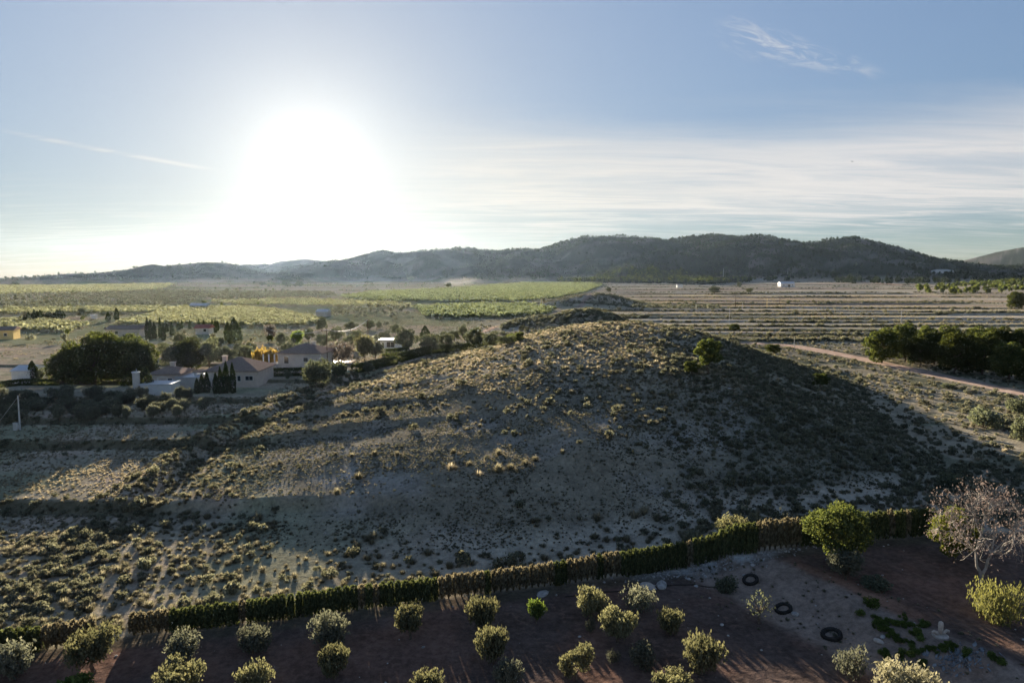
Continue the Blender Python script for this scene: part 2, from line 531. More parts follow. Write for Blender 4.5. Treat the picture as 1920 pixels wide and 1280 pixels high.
def albedo(x, y, z):
    """Real base colours of soil, straw, rock and scrub cover."""
    n1 = fbm(x, y, 6, 4, 41)
    n2 = fbm(x, y, 28, 3, 42)
    n3 = fbm(x, y, 1.3, 2, 43)
    N = len(x)
    col = np.zeros((N, 3))

    def lay(c, w):
        nonlocal col
        w = np.clip(w, 0, 1)[:, None]
        col = col * (1 - w) + np.array(c)[None] * w
    # open plain: pinkish stubble right, greyer grass left
    lay((0.280, 0.245, 0.195), np.ones(N))
    lay((0.195, 0.180, 0.130), ss(n2, 0.45, 0.62) * 0.7)
    left = 1 - ss(x, -30, 5)
    lay((0.225, 0.195, 0.145), left)
    lay((0.290, 0.225, 0.175), left * ss(n1, 0.5, 0.68) * 0.7)
    lay((0.165, 0.168, 0.108), left * ss(fbm(x, y, 11, 3, 47), 0.52, 0.66) * 0.75)
    lay((0.215, 0.165, 0.130), (1 - left) * ss(vn(x * 0.006, y / 30.0, 62), 0.45, 0.6) * 0.7 * ss(y, 330, 420))
    # grass and lawns in the valley behind the mound
    plain = ss(y, 175, 240)
    gm = ss(fbm(x * 0.6, y, 80, 3, 51), 0.5, 0.56)
    lay((0.150, 0.160, 0.088), plain * left * gm * 0.75)
    strip = ss(vn(x * 0.004, y / 42.0 + x * 0.0006, 61), 0.52, 0.6)
    lay((0.30, 0.245, 0.20), plain * left * strip * 0.6 * ss(y, 250, 330))
    # steps on the right: banks carry weeds
    for k, yb in enumerate(TERR):
        yk = yb + terr_off(k, x)
        w = ss(y, yk - 2.8, yk - 0.6) * (1 - ss(y, yk + 1.6, yk + 2.6)) * ss(x, 20 + 0.14 * np.maximum(y - 300, 0), 34 + 0.16 * np.maximum(y - 300, 0))
        lay((0.058, 0.062, 0.036), w * (0.55 + 0.7 * (n1 - 0.4)))
    for k, (yb, h) in enumerate(BANKS):
        wob = 1.4 * (fbm(x, y * 0 + k * 31.7, 14, 2, 3.0) - 0.5) + (x + 50) * (0.03 if k else -0.02)
        w = ss(y - wob, yb - 1.4, yb - 0.8) * (1 - ss(y - wob, yb + 0.2, yb + 0.9)) * (1 - ss(x, -40, -30))
        lay((0.075, 0.070, 0.045), w * 0.9)
    # scrubby flat between mound and road
    rs = ss(x, 45, 60) * (1 - ss(y, 200, 225)) * ss(y, 62, 72)
    lay((0.215, 0.185, 0.135), rs)
    lay((0.115, 0.112, 0.075), rs * ss(n1, 0.45, 0.62))
    # the mound: bare grey-buff soil below, straw on top
    m = ss(mound(x, y), 0.25, 1.2)
    lay((0.158, 0.139, 0.104), m)
    lay((0.205, 0.185, 0.158), m * ss(n1, 0.54, 0.72) * 0.75)
    pale = np.exp(-((x + 20) / 7) ** 2 - ((y - 76) / 6) ** 2) + np.exp(-((x - 20) / 7) ** 2 - ((y - 84) / 5) ** 2)
    lay((0.30, 0.285, 0.265), m * np.clip(pale, 0, 1) * ss(n1, 0.38, 0.6) * 0.8)
    straw = ss(y + 0.35 * x, 98, 122) * (0.35 + 0.9 * ss(n2, 0.35, 0.62))
    lay((0.255, 0.215, 0.155), m * np.clip(straw, 0, 1) * 0.85)
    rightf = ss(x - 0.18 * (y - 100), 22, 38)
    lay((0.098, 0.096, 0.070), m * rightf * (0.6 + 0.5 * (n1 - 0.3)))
    # fields of young trees: soil between the rows
    for k, p in FIELDS.items():
        lay((0.150, 0.142, 0.092) if 'green' in k else (0.230, 0.200, 0.130), in_poly(x, y, p).astype(float))
    # mountains: garrigue and rock
    mt = ss(mountains(x, y), 2.0, 12.0)
    lay((0.040, 0.044, 0.034), mt)
    lay((0.115, 0.105, 0.092), mt * ss(fbm(x, y, 55, 4, 71), 0.50, 0.64) * 0.75)
    # ploughed soil on this side of the hedge
    hy = hedge_y(x)
    orch = (1 - ss(y - hy, -0.6, 0.3)) * ss(60 - x, 0, 4)
    lay((0.080, 0.058, 0.049), orch)
    lay((0.050 + 0.075 * 1.0, 0.074, 0.056), orch * ss(n1, 0.46, 0.66) * 0.75)
    d = 0.875 * x + 0.484 * y
    bank = ss(d, 38.5, 40.2) * (1 - ss(d, 45.2, 46.4)) * orch * ss(x, 6, 10)
    lay((0.190, 0.146, 0.119), bank)
    red = ss(d, 45.4, 46.2) * (1 - ss(d, 46.6, 48.2)) * orch
    lay((0.205, 0.115, 0.078), red * ss(n1, 0.35, 0.6))
    # dry crumbled lime strip along the hedge
    gr = np.exp(-((x - 17.5) / 5.5) ** 2) * (1 - ss(hy - y, 0.4, 2.6)) * orch
    lay((0.36, 0.36, 0.35), gr * ss(n3, 0.35, 0.6))
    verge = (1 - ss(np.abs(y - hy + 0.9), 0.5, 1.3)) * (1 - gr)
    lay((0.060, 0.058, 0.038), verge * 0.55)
    corner = np.exp(-((x - 31.0) / 3.0) ** 2 - ((y - 37.5) / 4) ** 2)
    lay((0.235, 0.130, 0.085), corner * 1.2 * ss(n1, 0.3, 0.5))
    col *= ((0.82 + 0.36 * n3) * (1.4 - 0.1 * orch))[:, None]
    return np.clip(col, 0.01, 0.6)


# ------------------------------------------------------------------ ground sheet
def grid_mesh(name, X, Y, Z, cols=None, mask=None):
    nr, nc = X.shape
    me = bpy.data.meshes.new(name)
    me.vertices.add(nr * nc)
    co = np.stack([X, Y, Z], -1).reshape(-1, 3).astype(np.float32)
    me.vertices.foreach_set('co', co.ravel())
    i = np.arange(nr * nc).reshape(nr, nc)
    q = np.stack([i[:-1, :-1], i[:-1, 1:], i[1:, 1:], i[1:, :-1]], -1).reshape(-1, 4)
    n = len(q)
    me.loops.add(n * 4)
    me.loops.foreach_set('vertex_index', q.ravel().astype(np.int32))
    me.polygons.add(n)
    me.polygons.foreach_set('loop_start', (np.arange(n) * 4).astype(np.int32))
    me.polygons.foreach_set('use_smooth', np.ones(n, bool))
    me.update(calc_edges=True)
    if cols is not None:
        a = me.attributes.new('albedo', 'FLOAT_COLOR', 'POINT')
        a.data.foreach_set('color', np.concatenate([cols, np.ones((len(cols), 1))], 1).astype(np.float32).ravel())
    if mask is not None:
        a = me.attributes.new('till', 'FLOAT', 'POINT')
        a.data.foreach_set('value', mask.astype(np.float32).ravel())
    return me


def ground_material():
    m = bpy.data.materials.new('earth')
    m.use_nodes = True
    g = NT(m.node_tree)
    g.n.clear()
    out = g.node('ShaderNodeOutputMaterial')
    bs = g.node('ShaderNodeBsdfDiffuse')
    bs.inputs['Roughness'].default_value = 0.6
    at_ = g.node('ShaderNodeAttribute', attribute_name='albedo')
    till = g.node('ShaderNodeAttribute', attribute_name='till').outputs['Fac']
    geo = g.node('ShaderNodeNewGeometry')
    P = geo.outputs['Position']
    a = g.noise(P, 2.2, 5, 0.65)
    b = g.noise(P, 0.35, 4, 0.6)
    c = g.noise(P, 9.0, 3, 0.7)
    f = g.math('ADD', g.math('MULTIPLY', a, 0.75), g.math('ADD', g.math('MULTIPLY', b, 0.55), g.math('MULTIPLY', c, 0.35)))
    k = g.smooth(f, 0.5, 1.15, 0.55, 1.5)
    # plough furrows, and paler reddish streaks along every third one
    along = g.vmath('DOT_PRODUCT', P, (0.875, 0.484, 0.0))
    wob = g.math('MULTIPLY', g.noise(P, 0.5, 2, 0.5), 1.3)
    ph = g.math('ADD', along, wob)
    fur = g.math('SINE', g.math('MULTIPLY', ph, 6.4))
    wide = g.smooth(g.math('SINE', g.math('MULTIPLY', ph, 1.9)), 0.55, 0.98)
    streak = g.math('MULTIPLY', g.math('MULTIPLY', wide, till), g.smooth(a, 0.48, 0.66))
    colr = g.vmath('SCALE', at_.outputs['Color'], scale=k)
    colr = g.mix(g.math('MULTIPLY', streak, 0.65), colr, (0.185, 0.120, 0.095, 1))
    g.l.new(colr, bs.inputs['Color'])
    h = g.math('ADD', g.math('MULTIPLY', a, 0.20), g.math('MULTIPLY', c, 0.05))
    h = g.math('ADD', h, g.math('MULTIPLY', g.math('MULTIPLY', fur, till), 0.05))
    bp = g.node('ShaderNodeBump')
    bp.inputs['Strength'].default_value = 0.75
    bp.inputs['Distance'].default_value = 1.0
    g.l.new(h, bp.inputs['Height'])
    g.l.new(bp.outputs[0], bs.inputs['Normal'])
    g.l.new(bs.outputs[0], out.inputs[0])
    return m


EARTH = ground_material()


def build_ground():
    ys = [-30.0]
    while ys[-1] < 4000:
        y = ys[-1]
        if y < 24: s = 2.0
        elif y < 215: s = 0.45
        elif y < 640: s = 0.9
        elif y < 1300: s = 4.2
        elif y < 2800: s = 15
        else: s = 160
        ys.append(y + s)
    ys = np.array(ys)
    u = np.linspace(-1.0, 1.0, 520)
    X = u[None] * (ys[:, None] * 0.90 + 45)
    Y = np.broadcast_to(ys[:, None], X.shape).copy()
    Z = H(X, Y)
    x, y, z = X.ravel(), Y.ravel(), Z.ravel()
    d = hedge_y(x) - y
    bankd = 0.875 * x + 0.484 * y
    till = ss(d, 1.6, 3.0) * (1 - ss(bankd, 38.0, 39.5) * (1 - ss(bankd, 46, 47)))
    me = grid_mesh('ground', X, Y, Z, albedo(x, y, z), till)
    me.materials.append(EARTH)
    o = link('ground', me)
    tag(o, kind='structure')
    return float(Z.min())


Z_MIN = build_ground()


def simple_mat(name, col, rough=0.85, var=0.25, scale=3.0, bump=0.0, metallic=0.0, spec=0.0):
    m = bpy.data.materials.new(name)
    m.use_nodes = True
    g = NT(m.node_tree)
    bs = m.node_tree.nodes['Principled BSDF']
    geo = g.node('ShaderNodeNewGeometry')
    n = g.noise(geo.outputs['Position'], scale, 5, 0.6)
    k = g.smooth(n, 0.3, 0.7, 1 - var, 1 + var)
    g.l.new(g.vmath('SCALE', col, scale=k), bs.inputs['Base Color'])
    bs.inputs['Roughness'].default_value = rough
    bs.inputs['Metallic'].default_value = metallic
    bs.inputs['Specular IOR Level'].default_value = spec
    if bump:
        bp = g.node('ShaderNodeBump')
        bp.inputs['Strength'].default_value = bump
        bp.inputs['Distance'].default_value = 0.1
        g.l.new(n, bp.inputs['Height'])
        g.l.new(bp.outputs[0], bs.inputs['Normal'])
    return m


def ribbon(name, pts, w, mat, lift=0.05, seed=0):
    P = []
    for (x0, y0), (x1, y1) in zip(pts[:-1], pts[1:]):
        n = max(2, int(math.hypot(x1 - x0, y1 - y0) / 1.5))
        for i in range(n):
            P.append((x0 + (x1 - x0) * i / n, y0 + (y1 - y0) * i / n))
    P.append(pts[-1])
    P = np.array(P)
    for _ in range(12):
        P[1:-1] = (P[:-2] + 2 * P[1:-1] + P[2:]) / 4
    T = np.gradient(P, axis=0)
    T /= np.linalg.norm(T, axis=1)[:, None]
    N = np.stack([T[:, 1], -T[:, 0]], 1)
    ofs = np.linspace(-1, 1, 9)
    edge = w * 0.5 * (1 + 0.22 * (fbm(np.arange(len(P)) * 1.0, np.zeros(len(P)), 4, 3, seed) - 0.5) * 2)
    X = P[:, 0][:, None] + N[:, 0][:, None] * ofs[None] * edge[:, None]
    Y = P[:, 1][:, None] + N[:, 1][:, None] * ofs[None] * edge[:, None]
    Z = H(X, Y) + lift - 0.10 * (np.abs(ofs)[None] > 0.95) + 0.03 * np.cos(ofs * 6.5)[None]
    me = grid_mesh(name, X, Y, Z)
    me.materials.append(mat)
    return tag(link(name, me), kind='structure')


DIRT = simple_mat('road_dirt', (0.33, 0.245, 0.20), 0.95, 0.22, 0.6, 0.3)
ribbon('dirt_road', ROAD, 5.2, DIRT, 0.09, 3)
ribbon('farm_track', TRACK, 3.4, DIRT, 0.09, 8)
ribbon('far_track', FAR_TRACK, 9.0, DIRT, 0.4, 11)


def build_haze():
    z0, z1 = Z_MIN - 1.0, 215.0
    x0, x1, y0, y1 = -4000, 4000, -60, 4300
    v = [(x, y, z) for z in (z0, z1) for x, y in ((x0, y0), (x1, y0), (x1, y1), (x0, y1))]
    f = [(3, 2, 1, 0), (4, 5, 6, 7), (0, 1, 5, 4), (1, 2, 6, 5), (2, 3, 7, 6), (3, 0, 4, 7)]
    me = bpy.data.meshes.new('haze')
    me.from_pydata(v, [], f)
    m = bpy.data.materials.new('air')
    m.use_nodes = True
    m.node_tree.nodes.clear()
    out = m.node_tree.nodes.new('ShaderNodeOutputMaterial')
    pv = m.node_tree.nodes.new('ShaderNodeVolumePrincipled')
    pv.inputs['Color'].default_value = (0.55, 0.74, 1.0, 1)
    pv.inputs['Density'].default_value = HAZE_DENSITY
    pv.inputs['Anisotropy'].default_value = HAZE_ANISO
    m.node_tree.links.new(pv.outputs[0], out.inputs['Volume'])
    me.materials.append(m)
    tag(link('haze', me), kind='stuff')


build_haze()


# ------------------------------------------------------------------ leaves and bark
def leaf_material(name, ca, cb, trans=0.45, tint=(1.0, 1.0, 0.55), var=0.25):
    """ca, cb: darker and lighter leaf colours."""
    m = bpy.data.materials.new(name)
    m.use_nodes = True
    g = NT(m.node_tree)
    g.n.clear()
    out = g.node('ShaderNodeOutputMaterial')
    lv = g.node('ShaderNodeAttribute', attribute_name='lv').outputs['Fac']
    oi = g.node('ShaderNodeObjectInfo').outputs['Random']
    c = g.mix(lv, (*ca, 1), (*cb, 1))
    k = g.math('MULTIPLY_ADD', oi, 2 * var * 1.5, (1 - var) * 1.5)
    c = g.vmath('SCALE', c, scale=k)
    d = g.node('ShaderNodeBsdfDiffuse')
    g.l.new(c, d.inputs[0])
    t = g.node('ShaderNodeBsdfTranslucent')
    g.l.new(g.vmath('MULTIPLY', g.vmath('SCALE', c, scale=1.3), tint), t.inputs[0])
    mx = g.node('ShaderNodeMixShader')
    mx.inputs[0].default_value = trans
    g.l.new(d.outputs[0], mx.inputs[1])
    g.l.new(t.outputs[0], mx.inputs[2])
    g.l.new(mx.outputs[0], out.inputs[0])
    return m


M_ALMOND = leaf_material('almond_leaf', (0.056, 0.060, 0.037), (0.108, 0.104, 0.062), 0.30, (1, 0.96, 0.7))
M_OLIVE = leaf_material('olive_leaf', (0.055, 0.060, 0.047), (0.100, 0.102, 0.077), 0.28, (1, 0.97, 0.78))
M_GREEN = leaf_material('fresh_leaf', (0.035, 0.056, 0.018), (0.085, 0.108, 0.034), 0.36, (1, 1.0, 0.5))
M_LIME = leaf_material('lime_leaf', (0.050, 0.062, 0.018), (0.115, 0.120, 0.036), 0.32, (1, 0.97, 0.48))
M_PINE = leaf_material('pine_needle', (0.024, 0.035, 0.015), (0.070, 0.077, 0.030), 0.36, (1, 0.97, 0.52), 0.42)
M_PINE_L = leaf_material('light_pine_needle', (0.030, 0.041, 0.018), (0.074, 0.082, 0.032), 0.32, (1, 0.98, 0.52))
M_CYPRESS = leaf_material('cypress_leaf', (0.013, 0.022, 0.011), (0.033, 0.041, 0.017), 0.25, (1, 0.96, 0.55))
M_HEDGE = leaf_material('hedge_leaf', (0.034, 0.043, 0.022), (0.068, 0.076, 0.036), 0.28, (1, 0.97, 0.6), 0.15)
M_DRY = leaf_material('dry_cypress', (0.074, 0.065, 0.043), (0.135, 0.120, 0.082), 0.28, (1, 0.95, 0.8), 0.16)
M_SCRUB = leaf_material('scrub_leaf', (0.056, 0.060, 0.044), (0.118, 0.117, 0.085), 0.27, (1, 0.96, 0.75))
M_STRAW = leaf_material('straw', (0.125, 0.113, 0.082), (0.28, 0.248, 0.185), 0.42, (1, 0.95, 0.82))
M_TUFT = leaf_material('esparto', (0.080, 0.077, 0.055), (0.165, 0.152, 0.112), 0.32, (1, 0.95, 0.78))
M_LIME_TOP = leaf_material('yellowish_leaf', (0.052, 0.056, 0.026), (0.095, 0.093, 0.040), 0.32, (1, 0.97, 0.6))
M_FARPINE = leaf_material('far_pine_needle', (0.016, 0.024, 0.014), (0.036, 0.043, 0.025), 0.14, (1, 0.97, 0.6))
M_TWIG = leaf_material('brown_twig', (0.060, 0.052, 0.044), (0.105, 0.092, 0.080), 0.28, (1, 0.95, 0.88))
M_YELLOW = leaf_material('autumn_leaf', (0.11, 0.080, 0.028), (0.18, 0.135, 0.050), 0.42, (1, 0.92, 0.55))
M_PINK = leaf_material('dry_pink_pod', (0.064, 0.053, 0.048), (0.135, 0.112, 0.103), 0.28, (1, 0.92, 0.87))
M_PALE = leaf_material('pale_blossom', (0.080, 0.077, 0.052), (0.150, 0.143, 0.102), 0.30, (1, 0.96, 0.78))
M_ORCH_Y = leaf_material('young_orchard_yellow', (0.090, 0.096, 0.058), (0.150, 0.152, 0.096), 0.38, (1, 0.99, 0.82))
M_ORCH_G = leaf_material('young_orchard_green', (0.048, 0.060, 0.036), (0.092, 0.103, 0.060), 0.38, (1, 1.0, 0.78))
M_GREY = leaf_material('grey_green_leaf', (0.045, 0.053, 0.038), (0.098, 0.105, 0.074), 0.32, (1, 0.98, 0.68))
M_BARK = simple_mat('bark', (0.12, 0.095, 0.072), 0.95, 0.35, 6.0, 0.5)
M_PALEBARK = simple_mat('pale_bark', (0.27, 0.245, 0.215), 0.9, 0.25, 5.0, 0.4)
M_DARKBARK = simple_mat('dark_bark', (0.065, 0.052, 0.042), 0.95, 0.35, 6.0, 0.5)


def unit(v):
    return v / np.maximum(np.linalg.norm(v, axis=-1, keepdims=True), 1e-9)


def leaf_mesh(name, C, size, r, mat, long=1.6, up=0.0, out=None, lv=None, stem=None):
    """Diamond leaves at C. up: how far the long axis leans to +Z; out: direction each one leans to."""
    n = len(C)
    ax = unit(r.normal(size=(n, 3)))
    if out is not None:
        ax = unit(ax * 0.8 + out)
    if up:
        ax = unit(ax * (1 - up) + np.array([0, 0, 1.0]) * up)
    sd = unit(np.cross(ax, r.normal(size=(n, 3))))
    s = (np.broadcast_to(size, (n,)) * r.uniform(0.65, 1.3, n))[:, None]
    a, b = ax * s * long * 0.5, sd * s * 0.5
    nrm = unit(np.cross(ax, sd)) * s * 0.12
    V = np.stack([C - a, C + b + nrm, C + a, C - b + nrm], 1).reshape(-1, 3)
    me = bpy.data.meshes.new(name)
    me.vertices.add(n * 4)
    me.vertices.foreach_set('co', V.astype(np.float32).ravel())
    me.loops.add(n * 4)
    me.loops.foreach_set('vertex_index', np.arange(n * 4, dtype=np.int32))
    me.polygons.add(n)
    me.polygons.foreach_set('loop_start', (np.arange(n) * 4).astype(np.int32))
    me.update(calc_edges=True)
    at_ = me.attributes.new('lv', 'FLOAT', 'POINT')
    L = r.uniform(0, 1, n) if lv is None else np.clip(lv + r.normal(0, 0.16, n), 0, 1)
    at_.data.foreach_set('value', np.repeat(L, 4).astype(np.float32))
    me.materials.append(mat)
    return me


class MB:
    """Collects tubes and boxes into one mesh."""
    def __init__(self):
        self.v, self.f = [], []

    def tube(self, path, radii, sides=6, cap=True):
        path = [Vector(p) for p in path]
        b0 = len(self.v)
        n = len(path)
        ref = Vector((0.3, 0.9, 0.2))
        for i, p in enumerate(path):
            t = (path[min(i + 1, n - 1)] - path[max(i - 1, 0)]).normalized()
            a = t.cross(ref)
            if a.length < 1e-3:
                a = t.cross(Vector((1, 0, 0)))
            a.normalize()
            b = t.cross(a)
            for k in range(sides):
                w = 2 * math.pi * k / sides
                self.v.append(p + (a * math.cos(w) + b * math.sin(w)) * radii[i])
        for i in range(n - 1):
            for k in range(sides):
                k2 = (k + 1) % sides
                self.f.append((b0 + i * sides + k, b0 + i * sides + k2, b0 + (i + 1) * sides + k2, b0 + (i + 1) * sides + k))
        if cap:
            self.f.append(tuple(b0 + (n - 1) * sides + k for k in range(sides)))
            self.f.append(tuple(b0 + k for k in reversed(range(sides))))
        return self

    def box(self, x0, x1, y0, y1, z0, z1):
        b = len(self.v)
        self.v += [Vector(p) for p in ((x0, y0, z0), (x1, y0, z0), (x1, y1, z0), (x0, y1, z0), (x0, y0, z1), (x1, y0, z1), (x1, y1, z1), (x0, y1, z1))]
        self.f += [(b + 3, b + 2, b + 1, b), (b + 4, b + 5, b + 6, b + 7), (b, b + 1, b + 5, b + 4), (b + 1, b + 2, b + 6, b + 5), (b + 2, b + 3, b + 7, b + 6), (b + 3, b, b + 4, b + 7)]
        return self

    def poly(self, pts, faces):
        b = len(self.v)
        self.v += [Vector(p) for p in pts]
        self.f += [tuple(b + i for i in f) for f in faces]
        return self

    def mesh(self, name, mat, smooth=False):
        me = bpy.data.meshes.new(name)
        me.from_pydata([tuple(v) for v in self.v], [], self.f)
        if smooth:
            me.polygons.foreach_set('use_smooth', np.ones(len(me.polygons), bool))
        me.materials.append(mat)
        me.update()
        return me


def lobes_points(lobes, n, r, shell=0.45):
    """Points in a union of ellipsoids, thick towards the skin. lobes: (cx, cy, cz, rx, ry, rz)."""
    L = np.array(lobes, float)
    w = (L[:, 3] * L[:, 4] * L[:, 5]) ** (2 / 3)
    k = r.choice(len(L), n, p=w / w.sum())
    d = unit(r.normal(size=(n, 3)))
    rad = 1 - shell * r.uniform(0, 1, n) ** 1.4
    rad *= 1 + r.normal(0, 0.07, n)
    return L[k, :3] + d * rad[:, None] * L[k, 3:6], d, k


def limb(mb, p0, p1, r0, r1, r, bend=0.12, seg=4, sides=6):
    p0, p1 = np.array(p0, float), np.array(p1, float)
    ln = np.linalg.norm(p1 - p0)
    pts = [p0 + (p1 - p0) * t + (r.normal(0, bend * ln * 0.25, 3) if 0 < t < 1 else 0) for t in np.linspace(0, 1, seg + 1)]
    mb.tube(pts, list(np.linspace(r0, r1, seg + 1)), sides)
    return pts[-1]


# Every kind of tree is drawn once or a few times at its own size: [(crown mesh, trunk mesh, height, width)]
def make_vase(seed, mat, bark=None, n=2600, leaf=0.105, h=2.6, w=2.6, spread=1.0, open_=0.0, up=0.55, nl=7, trunk=0.62):
    r = np.random.default_rng(seed)
    mb = MB()
    fork = (0.04, -0.03, trunk)
    limb(mb, (0, 0, -0.25), fork, 0.11, 0.085, r)
    lobes = []
    for i in range(nl):
        a = 2 * math.pi * (i + r.uniform(-0.25, 0.25)) / nl
        rad = w * 0.5 * (0.50 + 0.16 * r.uniform(-1, 1)) * spread
        top = h * (0.62 + 0.13 * r.uniform(-1, 1))
        tip = (rad * math.cos(a), rad * math.sin(a), top)
        mid = limb(mb, fork, (tip[0] * 0.62, tip[1] * 0.62, trunk + (top - trunk) * 0.5), 0.06, 0.035, r)
        limb(mb, mid, tip, 0.035, 0.012, r, sides=5)
        s = w * 0.24 * r.uniform(0.8, 1.2)
        lobes.append((tip[0], tip[1], tip[2] - s * 0.1, s, s, s * 1.05))
        lobes.append((tip[0] * 0.75, tip[1] * 0.75, tip[2] - s * 1.0, s * 0.8, s * 0.8, s * 0.8))
        # upright shoots
    lobes.append((r.uniform(-.2, .2), r.uniform(-.2, .2), h * 0.72, w * 0.26, w * 0.26, h * 0.16))
    P, d, k = lobes_points(lobes, n, r, 0.75)
    if open_:
        keep = fbm(P[:, 0] * 3 + seed, P[:, 1] * 3 + P[:, 2] * 2, 1.0, 2, seed) > open_
        P, d = P[keep], d[keep]
    sh = r.choice(len(P), len(P) // 5)
    S = P[sh] + np.stack([d[sh, 0] * 0.12, d[sh, 1] * 0.12, np.abs(d[sh, 2]) * 0.25 * h * 0.3 + 0.05], 1)
    P = np.concatenate([P, S])
    P[:, 2] = np.maximum(P[:, 2], 0.32)
    me = leaf_mesh('leaves', P, leaf, r, mat, 2.5, up)
    return me, mb.mesh('trunk', bark or M_BARK), h, w


def make_pine(seed, mat, h=9.0, w=8.0, n=5200, leaf=0.28, crown0=0.28, nl=11, trunk=0.22, flat=0.75, bark=None):
    r = np.random.default_rng(seed)
    mb = MB()
    zc = h * (crown0 + 1) / 2
    hc = h * (1 - crown0) / 2
    limb(mb, (0, 0, -0.6), (w * 0.03, -w * 0.02, h * 0.62), trunk, trunk * 0.55, r, 0.15)
    lobes = []
    for i in range(nl):
        a = i * 2.4 + r.uniform(-0.3, 0.3)
        t = (i + 0.5) / nl
        rad = w * 0.34 * math.sin(math.pi * min(0.10 + t * 0.72, 1)) ** 0.8
        z = zc + hc * (0.80 - 1.55 * t ** 0.9) + r.uniform(-.06, .06) * h
        s = w * r.uniform(0.14, 0.21)
        lobes.append((rad * math.cos(a), rad * math.sin(a), max(z, s * flat * 0.8), s, s, s * flat))
        limb(mb, (0, 0, h * (0.2 + 0.3 * r.uniform())), (rad * 0.8 * math.cos(a), rad * 0.8 * math.sin(a), z - s * 0.2), trunk * 0.4, 0.03, r, sides=5)
    lobes.append((0, 0, zc - hc * 0.05, w * 0.31, w * 0.31, hc * 0.80))
    P, d, k = lobes_points(lobes, n, r, 0.35)
    # needle tufts: three crossed leaves round each point
    P = np.repeat(P, 2, 0) + r.normal(0, leaf * 0.22, (2 * len(P), 3))
    me = leaf_mesh('needles', P, leaf, r, mat, 1.25, 0.15, out=np.repeat(d, 2, 0) * 0.5)
    return me, mb.mesh('trunk', bark or M_BARK), h, w


def make_cypress(seed, mat=None, h=7.0, w=1.5, n=900, leaf=0.22):
    r = np.random.default_rng(seed)
    mb = MB()
    limb(mb, (0, 0, -0.4), (0, 0, h * 0.85), 0.10, 0.02, r, 0.02)
    t = r.uniform(0, 1, n)
    prof = np.sin(np.pi * np.clip(t * 0.93 + 0.08, 0, 1) ** 0.62) ** 0.8
    a = r.uniform(0, 2 * math.pi, n)
    rad = w * 0.5 * prof * (1 - 0.35 * r.uniform(0, 1, n) ** 2) * (1 + 0.14 * np.sin(a * 3 + t * 9 + seed))
    P = np.stack([rad * np.cos(a), rad * np.sin(a), 0.15 + t * (h - 0.2)], 1)
    o = np.stack([np.cos(a) * 0.3, np.sin(a) * 0.3, np.full(n, 1.4)], 1)
    me = leaf_mesh('sprays', P, leaf, r, mat or M_CYPRESS, 2.2, 0.3, out=o)
    return me, mb.mesh('trunk', M_DARKBARK), h, w


def make_bush(seed, mat, h=1.4, w=2.0, n=900, leaf=0.13, nl=5, up=0.35):
    r = np.random.default_rng(seed)
    mb = MB()
    lobes = []
    for i in range(nl):
        a = 2 * math.pi * i / nl + r.uniform(-.4, .4)
        rad = w * 0.26 * r.uniform(0.6, 1.1)
        s = w * 0.26 * r.uniform(0.75, 1.15)
        z = h * r.uniform(0.36, 0.62)
        lobes.append((rad * math.cos(a), rad * math.sin(a), z, s, s, min(s * 1.1, h - z)))
        limb(mb, (0, 0, -0.1), (rad * math.cos(a), rad * math.sin(a), z), 0.03, 0.012, r, sides=4, seg=2)
    P, d, k = lobes_points(lobes, n, r, 0.6)
    P[:, 2] = np.maximum(P[:, 2], 0.03)
    me = leaf_mesh('leaves', P, leaf, r, mat, 1.7, up)
    return me, mb.mesh('stem', M_BARK), h, w


def make_tuft(seed, mat, h=0.50, w=1.0, n=120, blade=0.032):
    """Clump of arching blades."""
    r = np.random.default_rng(seed)
    a = r.uniform(0, 2 * math.pi, n)
    lean = r.uniform(0.05, 1.0, n) ** 0.7
    b = np.stack([np.cos(a), np.sin(a)], 1)
    base_ = b * (w * 0.16 * r.uniform(0, 1, (n, 1)))
    hh = h * (1.12 - 0.55 * lean) * r.uniform(0.7, 1.15, n)
    mid = base_ + b * (w * 0.26 * lean)[:, None]
    tip = base_ + b * (w * 0.5 * lean)[:, None]
    s = np.stack([-b[:, 1], b[:, 0]], 1) * blade * 0.5
    z = lambda p, q: np.concatenate([p, q[:, None]], 1)
    V = np.stack([z(base_ - s, np.full(n, -0.05)), z(base_ + s, np.full(n, -0.05)), z(mid + s * 1.5, hh * 0.72), z(mid - s * 1.5, hh * 0.72), z(tip, hh)], 1).reshape(-1, 3)
    me = bpy.data.meshes.new('tuft')
    i = np.arange(n)[:, None] * 5
    f = [tuple(q) for q in (i + np.array([0, 1, 2, 3])).tolist()] + [tuple(q) for q in (i + np.array([3, 2, 4])).tolist()]
    me.from_pydata(V.tolist(), [], f)
    at_ = me.attributes.new('lv', 'FLOAT', 'POINT')
    base_l = np.repeat(r.uniform(0.0, 0.75, n), 5) + np.tile([-0.25, -0.25, 0.1, 0.1, 0.35], n)
    at_.data.foreach_set('value', np.clip(base_l, 0, 1).astype(np.float32))
    me.materials.append(mat)
    return me


def make_far_tree(seed, mat, h=1.0, w=1.0, n=42, leaf=0.2, low=0.15, cone=False):
    r = np.random.default_rng(seed)
    if cone:
        t = r.uniform(0, 1, n)
        a = r.uniform(0, 6.283, n)
        P = np.stack([np.cos(a) * w * .5 * (1 - t * .9), np.sin(a) * w * .5 * (1 - t * .9), t * h], 1)
        d = unit(P)
    else:
        lobes = [(r.uniform(-.16, .16) * w, r.uniform(-.16, .16) * w, h * r.uniform(0.5, 0.72), w * .3, w * .3, h * 0.27) for _ in range(4)]
        P, d, _ = lobes_points(lobes, n, r, 0.5)
        P[:, 2] = np.maximum(P[:, 2], low * h)
    return leaf_mesh('far_tree', P, leaf, r, mat, 1.4, 0.1, out=d * 0.4)


